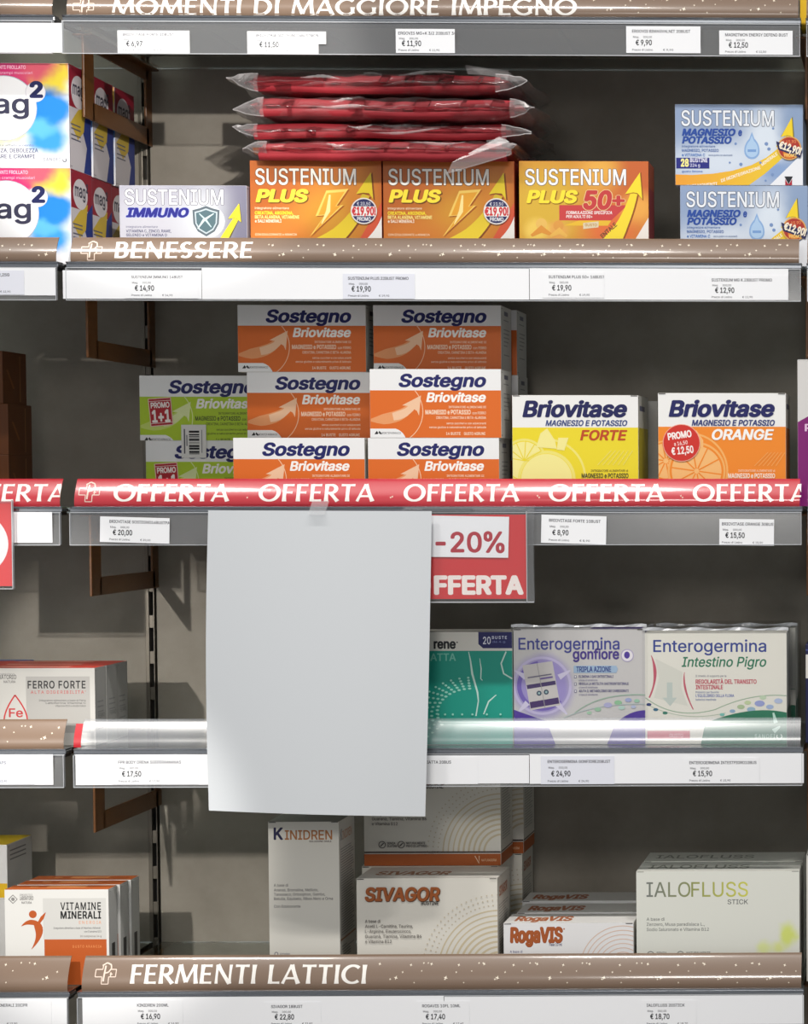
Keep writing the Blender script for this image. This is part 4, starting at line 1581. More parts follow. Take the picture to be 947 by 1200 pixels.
# ================= clear header shelf
# grey boxes with red drop, left bay
c = Carton(-45, 783, 111, 0.03, 0.040, ZC, body=m(182, 180, 176))
f = c.front
f.full(m(180, 178, 173))
f.rect(30, 793, 105, 860, m(156, 154, 150))
f.text('FERRO FORTE', 32, 100, 807, 8.6, m(34, 32, 34), bold=0.015, space=1.15)
f.text('ALTA DIGERIBILITA\u0027', 35.5, 100, 813.4, 3.6, m(170, 60, 60), space=1.3, res=1)
f.text('Integratore alimentare a base di Ferro', 45, 100, 822.5, 2.2, m(60, 60, 62), res=1)
f.text('Lattoferrina Vitamina C', 53, 100, 825.6, 2.2, m(60, 60, 62), res=1)
f.text('Vitamina B12 e Acido folico', 64, 100, 829, 2.2, m(60, 60, 62), res=1)
f.text('LABORATORIO', -14, 19, 796, 5, m(100, 98, 96), bold=0.03, res=1)
f.text('ERBORISTICO', -8, 17, 791.6, 2.4, m(120, 118, 116), res=1)
f.text('NATURA', 4, 18, 800.6, 2.8, m(110, 108, 106), bold=0.03, res=1)
dr = [(17, 815)] + bez((17, 815), (30, 832), (31, 843), 8) + bez((31, 843), (31, 857), (17, 857), 8) + bez((17, 857), (4, 857), (4, 843), 8) + bez((4, 843), (5, 832), (17, 815), 8)
f.stroke(dr, 1.7, m(176, 36, 40))
f.text('Fe', 9.5, 26, 841, 10, m(170, 50, 52), bold=0.01)
c.top.full(m(206, 70, 56))
c.top.rect(30, 10, 120, 26, m(226, 150, 130))
c.right.full(m(184, 183, 180))
c.right.text('FERRO', 10, 34, 60, 5, m(110, 110, 110), rot=0, res=1)
for k in (40, 46, 52, 66, 72):
    c.right.rect(8, k, 30, k + 1.6, m(150, 150, 150))
c.seams_side(m(150, 148, 144))
GF = 'grey boxes with red tops in the left bay'
fe = c.build('supplement_box', 'grey box with red top and red drop outline, foremost in the left bay', GF)
clone(fe, 'grey box with red top, second behind the red drop box', (fe.location.x + 0.0005, 0.0715, ZC))
clone(fe, 'grey box with red top, rearmost behind the red drop box', (fe.location.x, 0.1125, ZC))
c = Carton(-60, 779, 20, 0.16, 0.06, ZC, zt=U(20, 777, 0.16).z, body=m(70, 110, 170))
c.top.full(m(60, 100, 170))
c.build('supplement_box', 'blue-topped box behind the grey boxes at the left edge')

# teal box half behind the hanging sheet
c = Carton(445, 740.5, 600.5, 0.03, 0.06, ZC, body=m(206, 204, 196))
f = c.front
f.full(m(216, 214, 206))
f.rect(445, 763, 601, 900, m(24, 150, 132))
f.text('rene', 508, 534, 760, 10.5, m(34, 36, 40), bold=0.04)
f.circ(535.6, 753, 0.9, m(34, 36, 40), 8)
f.text('ATTA', 504, 534, 774.6, 8.4, m(120, 196, 178), bold=0.012)
f.poly([(560.5, 740.5), (601, 740.5), (601, 760), (566, 760), (560.5, 755)], m(30, 32, 92))
f.text('20', 566, 575, 755, 8.4, m(226, 228, 240))
f.text('BUSTE', 576.5, 594, 749, 3.4, m(206, 210, 230), bold=0.03, space=1.3, res=1)
f.text('da 4 g', 577, 592, 753.4, 2.2, m(120, 130, 180), res=1)
LN = m(196, 226, 216)
f.stroke([(549, 764), (551, 774), (553, 790), (559, 812), (560, 822), (557, 840)], [0.8, 1.6, 2.4, 2.0, 1.4, 1.6], LN)
f.stroke([(562, 772), (563.5, 784), (563, 796), (565, 798)], [0.6, 1.4, 1.2, 0.8], LN)
f.stroke([(593, 764), (587, 778), (590, 790), (600, 796)], [1.6, 1.8, 1.8, 1.6], LN)
f.stroke([(581, 815), (572, 823), (566, 838)], [1, 1.8, 1.4], LN)
for k in range(5):
    ry = 30 + k * 5.5
    for a in range(150, 290, 9):
        x = 552 + (44 + k * 7) * math.cos(RAD(a)) * 0.92
        y = 836 + ry * math.sin(RAD(a)) * 0.95 + k * 2
        if x < 551:
            f.circ(x, y, 2.1 - 0.15 * k, m(150, 214, 196), 8, ry=1.3)
for x in (513, 521, 530, 541, 553, 570, 586):
    f.circ(x, 838, 1.3, m(150, 214, 196), 8)
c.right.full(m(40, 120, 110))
c.build('supplement_box', 'teal green box with body outline, half hidden by the hanging white sheet', 'digestive boxes on the clear header shelf')

# purple and white box
c = Carton(601.5, 737, 756, 0.03, 0.085, ZC, body=m(206, 204, 202))
W, H = c.W, c.H
c.front.full(blobs((198, 196, 195), [(W * 0.22, H * 0.5, W * 0.22, H * 0.27, 0.25, (150, 138, 196)), (W * 0.22, H * 0.5, W * 0.24, H * 0.3, 0.1, (176, 166, 210))][:1], 0.004))
f = c.front
PUR = m(72, 44, 150)
f.arc(635, 804, 33, 0, 360, 3, m(190, 182, 216), 40)
f.arc(635, 804, 27, 40, 260, 5, m(110, 92, 176), 30)
for sx, sy in ((603, 786), (668, 786), (606, 836), (664, 838)):
    f.stroke([(635 + (sx - 635) * 0.6, 806 + (sy - 806) * 0.6), (sx, sy)], [7, 1.5], m(206, 200, 224))
pk = [(612, 780), (647, 775), (656, 827), (621, 833)]


def pkp(u, v):
    a = [pk[0][i] + (pk[1][i] - pk[0][i]) * u for i in (0, 1)]
    b = [pk[3][i] + (pk[2][i] - pk[3][i]) * u for i in (0, 1)]
    return (a[0] + (b[0] - a[0]) * v, a[1] + (b[1] - a[1]) * v)


def pq(u0, v0, u1, v1, mt):
    f.poly([pkp(u0, v0), pkp(u1, v0), pkp(u1, v1), pkp(u0, v1)], mt)


pq(0, 0, 1, 1, m(196, 192, 190))
pq(0.02, 0.44, 0.98, 0.53, m(60, 40, 96))
pq(0.02, 0.82, 0.98, 0.96, m(60, 34, 96))
pq(0.48, 0, 0.50, 1, m(150, 148, 148))
pq(0.1, 0.27, 0.9, 0.30, m(110, 106, 126)); pq(0.5, 0.33, 0.92, 0.37, m(110, 90, 150))
for u in (0.38, 0.62):
    x, y = pkp(u, 0.66)
    f.circ(x, y, 3, m(50, 70, 90), 14)
    f.circ(x, y, 1.4, m(150, 180, 180), 10)
f.text('Enterogermina', 607.5, 726, 761.2, 13.5, m(52, 58, 140))
f.text('gonfiore', 671, 725.5, 772.4, 11.5, m(62, 40, 132), bold=0.02)
f.circ(735, 768.5, 7.6, m(170, 160, 196), 24); f.circ(735, 768.5, 6.6, m(230, 226, 232), 24)
f.circ(734.6, 768, 3.4, PUR, 14, ry=4.2)
f.poly([(672, 780.5), (722, 780.5), (724, 784.5), (722, 789), (672, 789)], m(156, 182, 208))
f.text('TRIPLA AZIONE', 675, 716, 787.6, 6, m(40, 60, 130), bold=0.03)
for y, t in ((794.5, 'ELIMINA I GAS INTESTINALI'), (803, 'REGOLA LA MOTILITA GASTROINTESTINALE'), (811.5, 'AIUTA IL METABOLISMO DEI CARBOIDRATI')):
    f.rect(672.5, y - 2.6, 675.5, y + 0.6, m(110, 110, 140))
    f.rect(673.2, y - 1.9, 674.8, y, m(226, 226, 226))
    f.text(t, 678, 678 + len(t) * 1.62, y, 2.8, m(62, 58, 120), bold=0.02, res=1)
    f.text('a base di simeticone', 678, 700, y + 4, 2.2, m(120, 116, 150), res=1)
f.stroke(bez((671, 838), (700, 812), (757, 815), 14), [1, 1.2], m(150, 180, 160))
f.stroke(bez((660, 842), (700, 824), (757, 826), 14), 1, m(176, 190, 190))
for x, y, r, cc in ((700, 832, 4, (150, 190, 160)), (712, 827, 5, (170, 170, 206)), (724, 824, 4.5, (140, 190, 150)), (736, 821, 4, (156, 166, 206)), (746, 822, 3.4, (150, 196, 170)), (690, 836, 3, (160, 200, 170)), (728, 830, 4, (176, 206, 196)), (742, 829, 3, (176, 186, 216))):
    f.circ(x, y, r, m(*cc), 16, ry=r * 0.6)
f.poly(bez((720, 850), (736, 833), (757, 833), 8) + [(757, 900), (700, 900)], PUR)
f.poly([(601, 832), (612, 836), (640, 846), (660, 900), (601, 900)], PUR)
c.top.full(m(190, 188, 190))
c.top.rect(90, 20, 150, 84, m(60, 40, 110))
c.right.full(m(120, 112, 150))
c.right.rect(0, 90, 85, 200, m(66, 40, 140))
c.seams_top()
en = c.build('supplement_box', 'white and purple box with tilted sachet picture on the clear header shelf', 'digestive boxes on the clear header shelf')


def film(parent, W, T, H, name='clear_wrap'):
    """Clear film around a multipack, with folded ears along the top."""
    mb = MB()
    g = 0.0022
    x0, x1, y0, y1, z1 = -g, W + g, -g * 0.8, T + g, H + g * 1.6
    mb.add([(x0, y0, 0.001), (x1, y0, 0.001), (x1, y0, z1), (x0, y0, z1)], [[0, 1, 2, 3]], CLEARFILM)
    mb.add([(x1, y0, 0.001), (x1, y1, 0.001), (x1, y1, z1), (x1, y0, z1)], [[0, 1, 2, 3]], CLEARFILM)
    mb.add([(x0, y0, 0.001), (x0, y1, 0.001), (x0, y1, z1), (x0, y0, z1)], [[0, 1, 2, 3]], CLEARFILM)
    mb.add([(x0, y0, z1), (x1, y0, z1), (x1, y1, z1), (x0, y1, z1)], [[0, 1, 2, 3]], CLEARFILM)
    n = 24
    vs = []
    for i in range(n + 1):
        x = x0 + (x1 - x0) * i / n
        vs += [(x, y0 - 0.0004, z1 - 0.0012), (x, y0 - 0.0004 + 0.001 * math.sin(i * 1.7), z1 + 0.0016 + 0.0012 * math.sin(i * 0.9))]
    mb.add(vs, [[2 * i, 2 * i + 2, 2 * i + 3, 2 * i + 1] for i in range(n)], CLEAREDGE)
    return part(mb, name, parent, 'thin clear film wrap')


film(en, c.W, c.T, c.H)

# white and green box
c = Carton(755.5, 741, 922, 0.03, 0.09, ZC, body=m(214, 212, 204))
f = c.front
f.full(m(226, 224, 214))
f.text('Enterogermina', 765.5, 898, 764, 13.8, m(40, 60, 140))
f.text('Intestino Pigro', 798.5, 898, 781.5, 11.2, m(30, 116, 84), bold=0.008, shear=0.2)
RK = m(190, 84, 104)
f.stroke(bez((763, 768), (773, 792), (760.5, 818), 14), [0.6, 1.4, 2.0, 2.8, 3.4, 3.8, 3.8, 3.4, 3, 2.6, 2.2, 2, 2, 2, 1.8], RK)
f.stroke(bez((802, 788), (799, 806), (812, 832), 14), [0.5, 1, 1.4, 1.8, 2, 2.2, 2.4, 2.4, 2.2, 2, 1.8, 1.6, 1.5, 1.4, 1.2], RK)
f.poly([(768, 772), (800, 788), (798, 806), (806, 828), (766, 818), (772, 795)], m(214, 214, 204))
f.stroke([(784.5, 800), (784.5, 819)], 6.5, m(190, 200, 194))
f.poly([(776, 818), (793, 818), (785, 828)], m(190, 200, 194))
f.text('Il rimedio di supporto per la', 815, 851, 793.6, 2.3, m(110, 110, 130), res=1)
RT = m(190, 70, 90)
f.text('REGOLARIT\u00c0 DEL TRANSITO', 815, 886.5, 801.6, 4.8, RT, bold=0.03)
f.text('INTESTINALE', 815, 847, 808, 4.8, RT, bold=0.03)
f.text('Prebiotici per favorire', 815, 842, 812.8, 2.4, m(90, 110, 160), res=1)
f.text("L'EQUILIBRIO DELLA FLORA", 815, 860, 817.3, 3.2, m(60, 90, 170), bold=0.02, res=1)
f.text('batterica intestinale', 815, 839, 821.5, 2.4, m(90, 110, 160), res=1)
f.stroke(bez((756, 818), (790, 845), (838, 832), 14) + bez((838, 832), (880, 812), (922, 816), 12), 1, m(150, 176, 150))
f.stroke(bez((758, 826), (800, 848), (850, 836), 14), 0.8, m(176, 190, 170))
for x, y, r, cc, k in ((760, 826, 3, (30, 50, 110), 0), (768, 832, 3, (40, 100, 130), 0), (779, 836, 3, (40, 120, 100), 0), (858, 834, 3.4, (140, 170, 200), 1), (868, 829, 4.5, (170, 190, 150), 1), (880, 832, 5, (150, 180, 200), 1), (876, 824, 4, (190, 206, 160), 1), (890, 825, 6, (150, 160, 210), 1), (902, 829, 4.5, (160, 180, 214), 1), (894, 818, 4, (190, 210, 180), 1), (912, 822, 5, (176, 190, 220), 1), (846, 838, 3, (120, 190, 180), 1)):
    f.circ(x, y, r, m(*cc), 14, ry=r * 0.6)
f.poly(bez((826, 848), (880, 826), (923, 836), 12) + [(923, 900), (815, 900)], m(24, 116, 84))
f.rect(758, 857, 808, 866.5, m(206, 70, 96))
f.text('GUSTO', 784, 800, 864.5, 4, m(236, 190, 200), res=1)
f.text('SANOFI', 884, 908, 866, 4.6, m(190, 220, 206), res=1, space=1.2)
f.arc(913, 864, 3, -60, 220, 1.4, m(220, 236, 226), 12)
f.stroke([(906, 836), (909, 848)], [2, 5], m(190, 224, 210)); f.stroke([(914, 852), (906, 858)], [2, 6], m(190, 224, 210))
c.top.full(m(206, 204, 196))
c.right.full(m(196, 196, 190))
Hm_ = c.H * 1000
c.right.poly([(0, Hm_ * 0.7), (90, Hm_ * 0.62), (90, Hm_), (0, Hm_)], m(24, 90, 70))
c.seams_side()
pg = c.build('supplement_box', 'white and green box with two red curves on the clear header shelf', 'digestive boxes on the clear header shelf')
film(pg, c.W, c.T, c.H)
pg2 = clone(pg, 'film-wrapped box standing behind the white and green box', (pg.location.x + 0.006, 0.126, ZC))

# ================= FERMENTI LATTICI shelf
c = Carton(5, 1042.6, 127, 0.03, 0.032, ZD, body=m(220, 219, 215))
f = c.front
f.full(m(222, 221, 217))
f.rect(50, 1053, 124, 1102, m(206, 205, 201))
f.text('VITAMINE', 70.5, 118, 1066.8, 8.6, m(36, 36, 38), bold=0.012, space=1.15)
f.text('MINERALI', 70.5, 118, 1077.2, 8.4, m(26, 26, 28), bold=0.03, space=1.1)
f.text('ENERGIA', 92, 118, 1083.6, 3.6, m(222, 150, 110), space=1.4, res=1)
f.text('Integratore alimentare a base di Vitamine e Minerali', 62, 117, 1089.6, 2.2, m(70, 70, 72), res=1)
f.text('con Coenzima Q10', 98, 118, 1093.8, 2.2, m(70, 70, 72), res=1)
f.text('20 compresse 24 g', 93, 118, 1099.4, 2.2, m(110, 90, 80), res=1)
f.rect(51, 1102, 124, 1200, m(186, 88, 34))
f.text('GUSTO ARANCIA', 84, 118, 1112, 3, m(232, 150, 90), space=1.4, res=1)
f.stroke([(10, 1054), (15, 1049), (20, 1054), (15, 1059), (10, 1054)], 1.1, m(120, 118, 116))
f.circ(15, 1054, 2.2, m(140, 138, 136), 10)
f.text('LABORATORIO', 23, 39, 1055, 4.4, m(120, 118, 116), bold=0.03, res=1); f.text('ERBORISTICO', 23, 38, 1050, 2.2, m(140, 138, 136), res=1); f.text('NATURA', 25, 37, 1059.4, 2.6, m(130, 128, 126), bold=0.03, res=1)
OR2 = m(184, 86, 34)
f.circ(38, 1072, 4.6, OR2, 18)
f.stroke(bez((24.5, 1086), (34, 1078), (44, 1084), 8), [0.6, 2, 3.4, 4.6, 5.6, 6, 6, 6, 5], OR2)
f.stroke(bez((40, 1081), (52, 1092), (36, 1113.5), 10), [4, 7, 9, 9.5, 9, 8, 6.5, 5, 3.5, 2, 0.5], OR2)
f.stroke([(45, 1082), (49, 1076), (53, 1070)], [3, 4.2, 0.6], OR2)
c.top.full(m(206, 104, 46))
c.top.rect(44, 6, 90, 18, m(240, 160, 100)); c.top.rect(24, 10, 34, 16, m(240, 160, 100))
c.right.full(m(206, 205, 202))
c.right.rect(10, c.H * 1000 * 0.58, 22, c.H * 1000 * 0.86, m(40, 40, 42))
c.right.rect(1, c.H * 1000 * 0.02, 31, 3, m(230, 228, 224))
c.seams_side(m(170, 168, 164))
GV = 'white boxes with orange tops in the left bay'
vt = c.build('supplement_box', 'white box with orange top and leaping orange figure, foremost of three', GV)
clone(vt, 'white box with orange top, middle of the three in the left bay', (vt.location.x + 0.0022, 0.0665, ZD))
clone(vt, 'white box with orange top, rearmost of the three in the left bay', (vt.location.x + 0.004, 0.103, ZD))
GY = 'white and yellow boxes at the left edge'
dv = 0.145
zy1 = U(5, 1054, dv).z
zy2 = U(5, 990, dv).z
for z0, z1, px, nm in ((ZD, zy1, 5, 'lower box under the yellow-banded white box at the left edge'), (zy1, zy2, 8, 'white box with yellow top and band at the left edge, upper one')):
    c = Carton(px - 120, 990, px, dv, 0.088, z0, z1, body=m(214, 212, 210))
    Hm_ = c.H * 1000
    c.top.full(m(226, 190, 30))
    if z0 != ZD:
        c.front.rect(px - 120, 990 + 46, px + 2, 990 + 63, m(226, 180, 20))
        for k in (0.12, 0.2, 0.28):
            c.right.rect(10, Hm_ * k, 66, Hm_ * k + 1.6, m(120, 118, 120))
        for i in range(5):
            c.right.circ(30 + i * 9, Hm_ * 0.93, 1.8, m(90, 88, 92), 8)
    c.seams_side(m(150, 146, 144))
    c.build('supplement_box', nm, GY)

# tall box
c = Carton(314, 963, 397, 0.026, 0.086, ZD, body=m(206, 202, 192))
f = c.front
f.full(m(216, 213, 204))
f.text('K', 320.5, 331.5, 984, 13.6, m(28, 28, 72), bold=0.02)
f.text('INIDREN', 333.5, 389, 984.2, 10.8, m(170, 108, 56), bold=0.004)
f.text('SOLUZIONE ORALE', 362, 388, 987.4, 2.0, m(80, 64, 60), bold=0.03, res=1)
micro(f, ['A base di'], 320, 1040, 0, 3.3, m(90, 84, 84), 1.85)
for y, t, w_ in ((1045.6, 'Ananas, Bromelina, Meliloto,', 52), (1050.8, 'Tarassaco, Ortosiphon, Gambo,', 60), (1056, 'Betulla, Equiseto, Ribes Nero e Orna', 69), (1065, 'Con Edulcorante', 31)):
    f.text(t, 320, 320 + w_, y, 3.2, m(74, 68, 72), res=1)
f.arc(322, 1120, 2, 0, 360, 0.8, m(90, 90, 110), 12); f.text('IDIPHARMA', 326, 338, 1121, 2, m(90, 90, 110), res=1)
r = c.right
r.full(m(200, 196, 188))
Hm_ = c.H * 1000
r.text('K', 8, 16, 24, 13, m(28, 28, 72)); r.text('INIDREN', 18, 70, 24, 10, m(170, 108, 56))
for k in range(34):
    yk = 34 + k * 3.1
    r.rect(8, yk, 8 + random.uniform(58, 72), yk + 1.1, m(120, 116, 112))
r.rect(2, 141, 84, 143, m(150, 96, 50))
for k in range(11):
    r.rect(8, 150 + k * 3.4, 8 + random.uniform(20, 70), 151.2 + k * 3.4, m(120, 116, 112))
r.rect(2, 188, 84, 190, m(150, 96, 50))
c.top.full(m(206, 202, 194))
c.seams_top()
c.build('supplement_box', 'tall beige-white box with orange lettering and navy K, under the hanging sheet', 'beige-white boxes on the lowest shelf', rot=0.6)


def sivagor(px, py, d, zb, zt):
    c = Carton(px, py, px + 165.5, d, 0.088, zb, zt, body=m(214, 210, 200))
    f = c.front
    W, H, s = c.W, c.H, c.front.s
    f.full(m(222, 218, 208))
    ox, oy = px - 418, py - 1029
    yb = py + H / s                      # bottom edge
    ORB = m(168, 84, 28)
    for k in range(9):
        r = 22 + k * 6.2
        f.arc(px + 167, yb - 16, r, 180, 270, 2.4 if k < 6 else 1.6, m(204, 190, 160), 26)
    for k in range(9, 12):
        r = 22 + k * 6.2
        for a in range(181, 270, 4):
            f.circ(px + 167 + r * math.cos(RAD(a)), yb - 16 + r * math.sin(RAD(a)), 0.9, m(196, 184, 160), 6)
    f.text('SIVAGOR', 428 + ox, 516 + ox, 1055.3 + oy, 15, m(160, 86, 38), bold=0.035, shear=0.12, shadow=(m(90, 50, 24), 0.5, 0.5, 0.012))
    f.text('BUSTINE', 494 + ox, 514.5 + ox, 1060.6 + oy, 4.2, m(40, 36, 36), bold=0.03, res=1)
    TX = m(84, 78, 76)
    for i, (t, w_) in enumerate((('A base di', 18), ('Acetil L-Carnitina, Taurina,', 56), ('L-Arginina, Eleuterococco,', 54), ('Guaran\u00e0, Tiamina, Vitamina B6', 66), ('e Vitamina B12', 31))):
        f.text(t, 428 + ox, 428 + ox + w_, 1081.5 + oy + i * 6, 3.6, TX, res=1)
    yi = yb - 26
    for xx in (440, 463):
        f.arc(xx + ox, yi, 4, 0, 360, 1, TX, 16)
        f.stroke([(xx + ox - 2, yi + 2), (xx + ox + 2, yi - 2)], 1.4, TX)
    f.text('SENZA', 446 + ox, 456 + ox, yi - 0.5, 2.6, TX, bold=0.03, res=1); f.text('GLUTINE', 446 + ox, 458 + ox, yi + 3, 2.6, TX, bold=0.03, res=1)
    f.text('NATURALMENTE', 469 + ox, 492 + ox, yi - 0.5, 2.6, TX, bold=0.03, res=1); f.text('PRIVO DI LATTOSIO', 469 + ox, 494 + ox, yi + 3, 2.6, TX, bold=0.03, res=1)
    f.rect(px, yb - 17.6, px + 166, yb - 15.9, m(56, 36, 34))
    f.rect(px, yb - 14.6, px + 166, yb + 3, ORB)
    f.stroke([(552 + ox, yb - 12), (557 + ox, yb - 3), (557.2 + ox, yb - 12)], [1, 1.6, 1], m(232, 206, 176))
    f.text('NATURADERM', 560 + ox, 578 + ox, yb - 5.4, 2.8, m(226, 190, 150), res=1)
    r = c.right
    r.full(m(206, 202, 192))
    Hm_ = H * 1000
    r.rect(0, Hm_ - 17.6, 90, Hm_ - 16, m(56, 36, 34)); r.rect(0, Hm_ - 14.6, 90, Hm_, ORB)
    r.text('SIVAGOR', 12, 70, 24, 11, m(168, 90, 40), bold=0.03, shear=0.1)
    for k in range(int((Hm_ - 60) / 3.4)):
        r.rect(10, 34 + k * 3.4, 10 + random.uniform(46, 66), 35.2 + k * 3.4, m(150, 146, 140))
    t = c.top
    t.full(m(214, 210, 202))
    t.text('SIVAGOR', 16, 104, 62, 26, m(150, 100, 66), bold=0.035, shear=0.12)
    c.seams_top()
    return c


GS = 'beige-white boxes with dotted arcs on the lowest shelf'
ds1, ds2, ds3 = 0.024, 0.120, 0.222
zv = U(500, 1029, ds1).z
c = sivagor(417.5, 1029, ds1, ZD, zv)
sv = c.build('supplement_box', 'beige-white box with bold brown-orange lettering, foremost of the dotted arc boxes', GS)
HV = zv - ZD
clone(sv, 'beige-white dotted arc box standing lower, behind the foremost one', (U(424, 1014, ds2).x, ds2, ZD))
clone(sv, 'beige-white dotted arc box on the upper layer beside the sheet corner', (U(427, 1014, ds2).x, ds2, zv + 0.0003))
clone(sv, 'beige-white dotted arc box at the back, lower layer, its white edge showing', (U(612, 1000, ds3).x - c.W, ds3, ZD))
clone(sv, 'beige-white dotted arc box at the back, upper layer', (U(614, 1000, ds3).x - c.W, ds3, zv + 0.0003))

# low white boxes
c = Carton(590, 1082, 742.5, 0.024, 0.066, ZD, body=m(226, 225, 224))
f = c.front
f.full(m(232, 231, 231))
f.text('RogaVIS', 597.5, 659, 1104, 16.5, m(170, 88, 42), bold=0.06, shear=0.06, shadow=(m(150, 70, 30), 0.5, 0.4, 0.01))
f.circ(661, 1089, 1, m(170, 88, 42), 8)
f.text('Fiale 10 ml', 643.5, 658.5, 1109, 3.2, m(40, 40, 96), bold=0.04, res=1)
f.text('A base di', 597.5, 612, 1117, 2.8, m(60, 60, 120), res=1)
f.text('Ginkgo Biloba, Vinpocetina, Mirtillo nero', 597.5, 660, 1121.5, 2.8, m(60, 60, 120), res=1)
for k in range(8):
    r = 14 + k * 5.2
    f.arc(730, 1136, r, 180, 360, 0.9, m(222, 190, 170), 30)
t = c.top
t.full(m(228, 226, 222))
t.text('RogaVIS', 10, 78, 50, 30, m(176, 104, 66), bold=0.06, shear=0.06)
c.right.full(m(214, 212, 208))
c.seams_top()
GR = 'low white boxes with orange lettering on the lowest shelf'
rg = c.build('supplement_box', 'low white box with bold orange lettering, foremost of three in a row', GR)
clone(rg, 'low white box with orange lettering, middle of three in a row', (U(606, 1069, 0.1).x, 0.100, ZD))
clone(rg, 'low white box with orange lettering, rearmost of three in a row', (U(612, 1054, 0.186).x, 0.186, ZD))

# wide white-green boxes
c = Carton(745.5, 1021, 937, 0.024, 0.072, ZD, body=m(220, 220, 210))
W, H = c.W, c.H
c.front.full(blobs((224, 225, 216), [(W * 0.93, H * 0.42, W * 0.05, H * 0.09, 0.6, (214, 224, 120)), (W * 0.86, H * 0.33, W * 0.035, H * 0.05, 0.7, (220, 226, 150)), (W * 0.78, H * 0.31, W * 0.04, H * 0.05, 0.8, (220, 228, 160)), (W * 0.90, H * 0.2, W * 0.05, H * 0.04, 0.8, (220, 226, 160)),
                                     (W * 0.82, H * 0.24, W * 0.05, H * 0.02, 0.8, (222, 230, 170))], 0.010, 40))
f = c.front
f.text('IALO', 757.5, 809, 1051.3, 17.2, grad((120, 124, 120), (140, 146, 100), 0, 0.012, 0.062), bold=-0.004)
f.text('FLUSS', 810, 876.5, 1051.3, 17.2, grad((140, 146, 90), (206, 206, 90), 0, 0.062, 0.13), bold=-0.004)
f.text('STICK', 852.5, 876.5, 1060.2, 5.4, m(110, 112, 110))
for i, (tt, w_) in enumerate((('A base di', 21), ('Zenzero, Musa paradisiaca L.,', 68), ('Sodio Ialuronato e Vitamina B12', 73))):
    f.text(tt, 757.5, 757.5 + w_, 1079.5 + i * 6.1, 3.6, m(110, 112, 110), res=1)
for xx in (762, 797):
    f.arc(xx, 1120, 4, 180, 360, 1, m(110, 112, 110), 12)
f.text('SENZA', 769, 781, 1119, 2.6, m(110, 112, 110), bold=0.03, res=1); f.text('NATURALMENTE', 804, 832, 1119, 2.6, m(110, 112, 110), bold=0.03, res=1)
t = c.top
t.full(m(216, 216, 208))
t.text('IALOFLUSS', 12, 132, 50, 26, m(130, 132, 120))
c.right.full(m(206, 206, 200))
c.seams_top(m(150, 150, 144))
GI = 'wide pale boxes with thin green-grey lettering'
ia = c.build('supplement_box', 'wide pale box with thin grey and yellow-green lettering, front one of two', GI)
clone(ia, 'wide pale box with thin lettering, rear one of two', (U(754.5, 1006, 0.105).x, 0.105, ZD))

# ================= right bay slivers
c = Carton(934.5, 421, 1060, 0.030, 0.09, ZB, body=m(206, 204, 202))
c.front.full(m(214, 212, 210))
c.front.poly([(934, 495), (950, 486), (1062, 452), (1062, 610), (934, 610)], m(126, 20, 110))
c.front.text('P', 943, 951, 505, 8, m(226, 190, 220), bold=0.03)
c.build('supplement_box', 'purple and white box at the right edge beside the orange slice box')
c = Carton(944, 755, 1040, 0.04, 0.09, ZC, body=m(24, 26, 66))
c.front.rect(944, 767, 1041, 795, m(214, 212, 206))
c.front.rect(944, 761, 1041, 762.5, m(70, 80, 140))
c.build('supplement_box', 'dark navy box with a white band at the right edge')
c = Carton(945, 1001, 1080, 0.03, 0.09, ZD, body=m(216, 214, 208))
c.seams_top()
c.build('supplement_box', 'plain white box at the right edge beside the wide pale boxes')

# ------------------------------------------------------------------ red bags in clear wrap
bagred = noisy('dark_red_fabric', (132, 16, 28), (156, 30, 42), 20, rough=0.75, bump=0.4)


def sgn_pow(v, p):
    return math.copysign(abs(v) ** p, v)


def slab(mb, W, D, h, seed, mt, nu=56, nv=18, amp=0.003, tip=0.0, power=6.0, folds=True):
    """A soft folded slab; `tip` draws its two ends out into flat ears."""
    def t(u, v):
        e = max(0.0, 1 - abs(u) ** power) ** 0.4 * max(0.0, 1 - abs(v) ** power) ** 0.4
        return e
    vs = []
    for side in (1, -1):
        for j in range(nv + 1):
            v = -1 + 2 * j / nv
            for i in range(nu + 1):
                u = -1 + 2 * i / nu
                p = Vector((u * W * 9, v * D * 9, seed * 3.1 + side * 0.7))
                n1 = noise.noise(p) * amp + noise.noise(p * 2.7) * amp * 0.5
                n2 = noise.noise(p * 1.3 + Vector((9, 3, 1))) * amp
                ue = 1 + tip * (0.5 + noise.noise(Vector((v * 4, seed, 2)))) * max(0, abs(u) - 0.85) / 0.15
                sag = 0.002 * math.sin(u * 2.2 + seed) * (0.5 + 0.5 * math.sin(seed * 2))
                rip = 0.0
                if folds:
                    rip = 0.0007 * math.sin(u * 26 + v * 9 + seed * 5 + 3 * noise.noise(p))
                z = side * (t(u, v) * h / 2) + n1 + sag + (rip if side > 0 else -rip)
                y = v * D / 2 + (n2 if abs(v) > 0.8 else 0)
                vs.append((u * W / 2 * ue, y, z))
    n = (nu + 1) * (nv + 1)
    fs = []
    for s in (0, 1):
        o = s * n
        for j in range(nv):
            for i in range(nu):
                a = o + j * (nu + 1) + i
                q = [a, a + 1, a + nu + 2, a + nu + 1]
                fs.append(q if s == 0 else q[::-1])
    for i in range(nu):
        for j in (0, nv):
            a = j * (nu + 1) + i
            fs.append([a, a + 1, n + a + 1, n + a])
    for j in range(nv):
        for i in (0, nu):
            a = j * (nu + 1) + i
            fs.append([a, a + nu + 1, n + a + nu + 1, n + a])
    mb.add(vs, fs, mt, True)


WRAP = clear_mat('crinkled_clear_wrap', 0.03, 0.16, 0.0, haze_c=(0.9, 0.86, 0.86))
WRAPLINE = m(214, 196, 196, rough=0.2, coat=1.0)


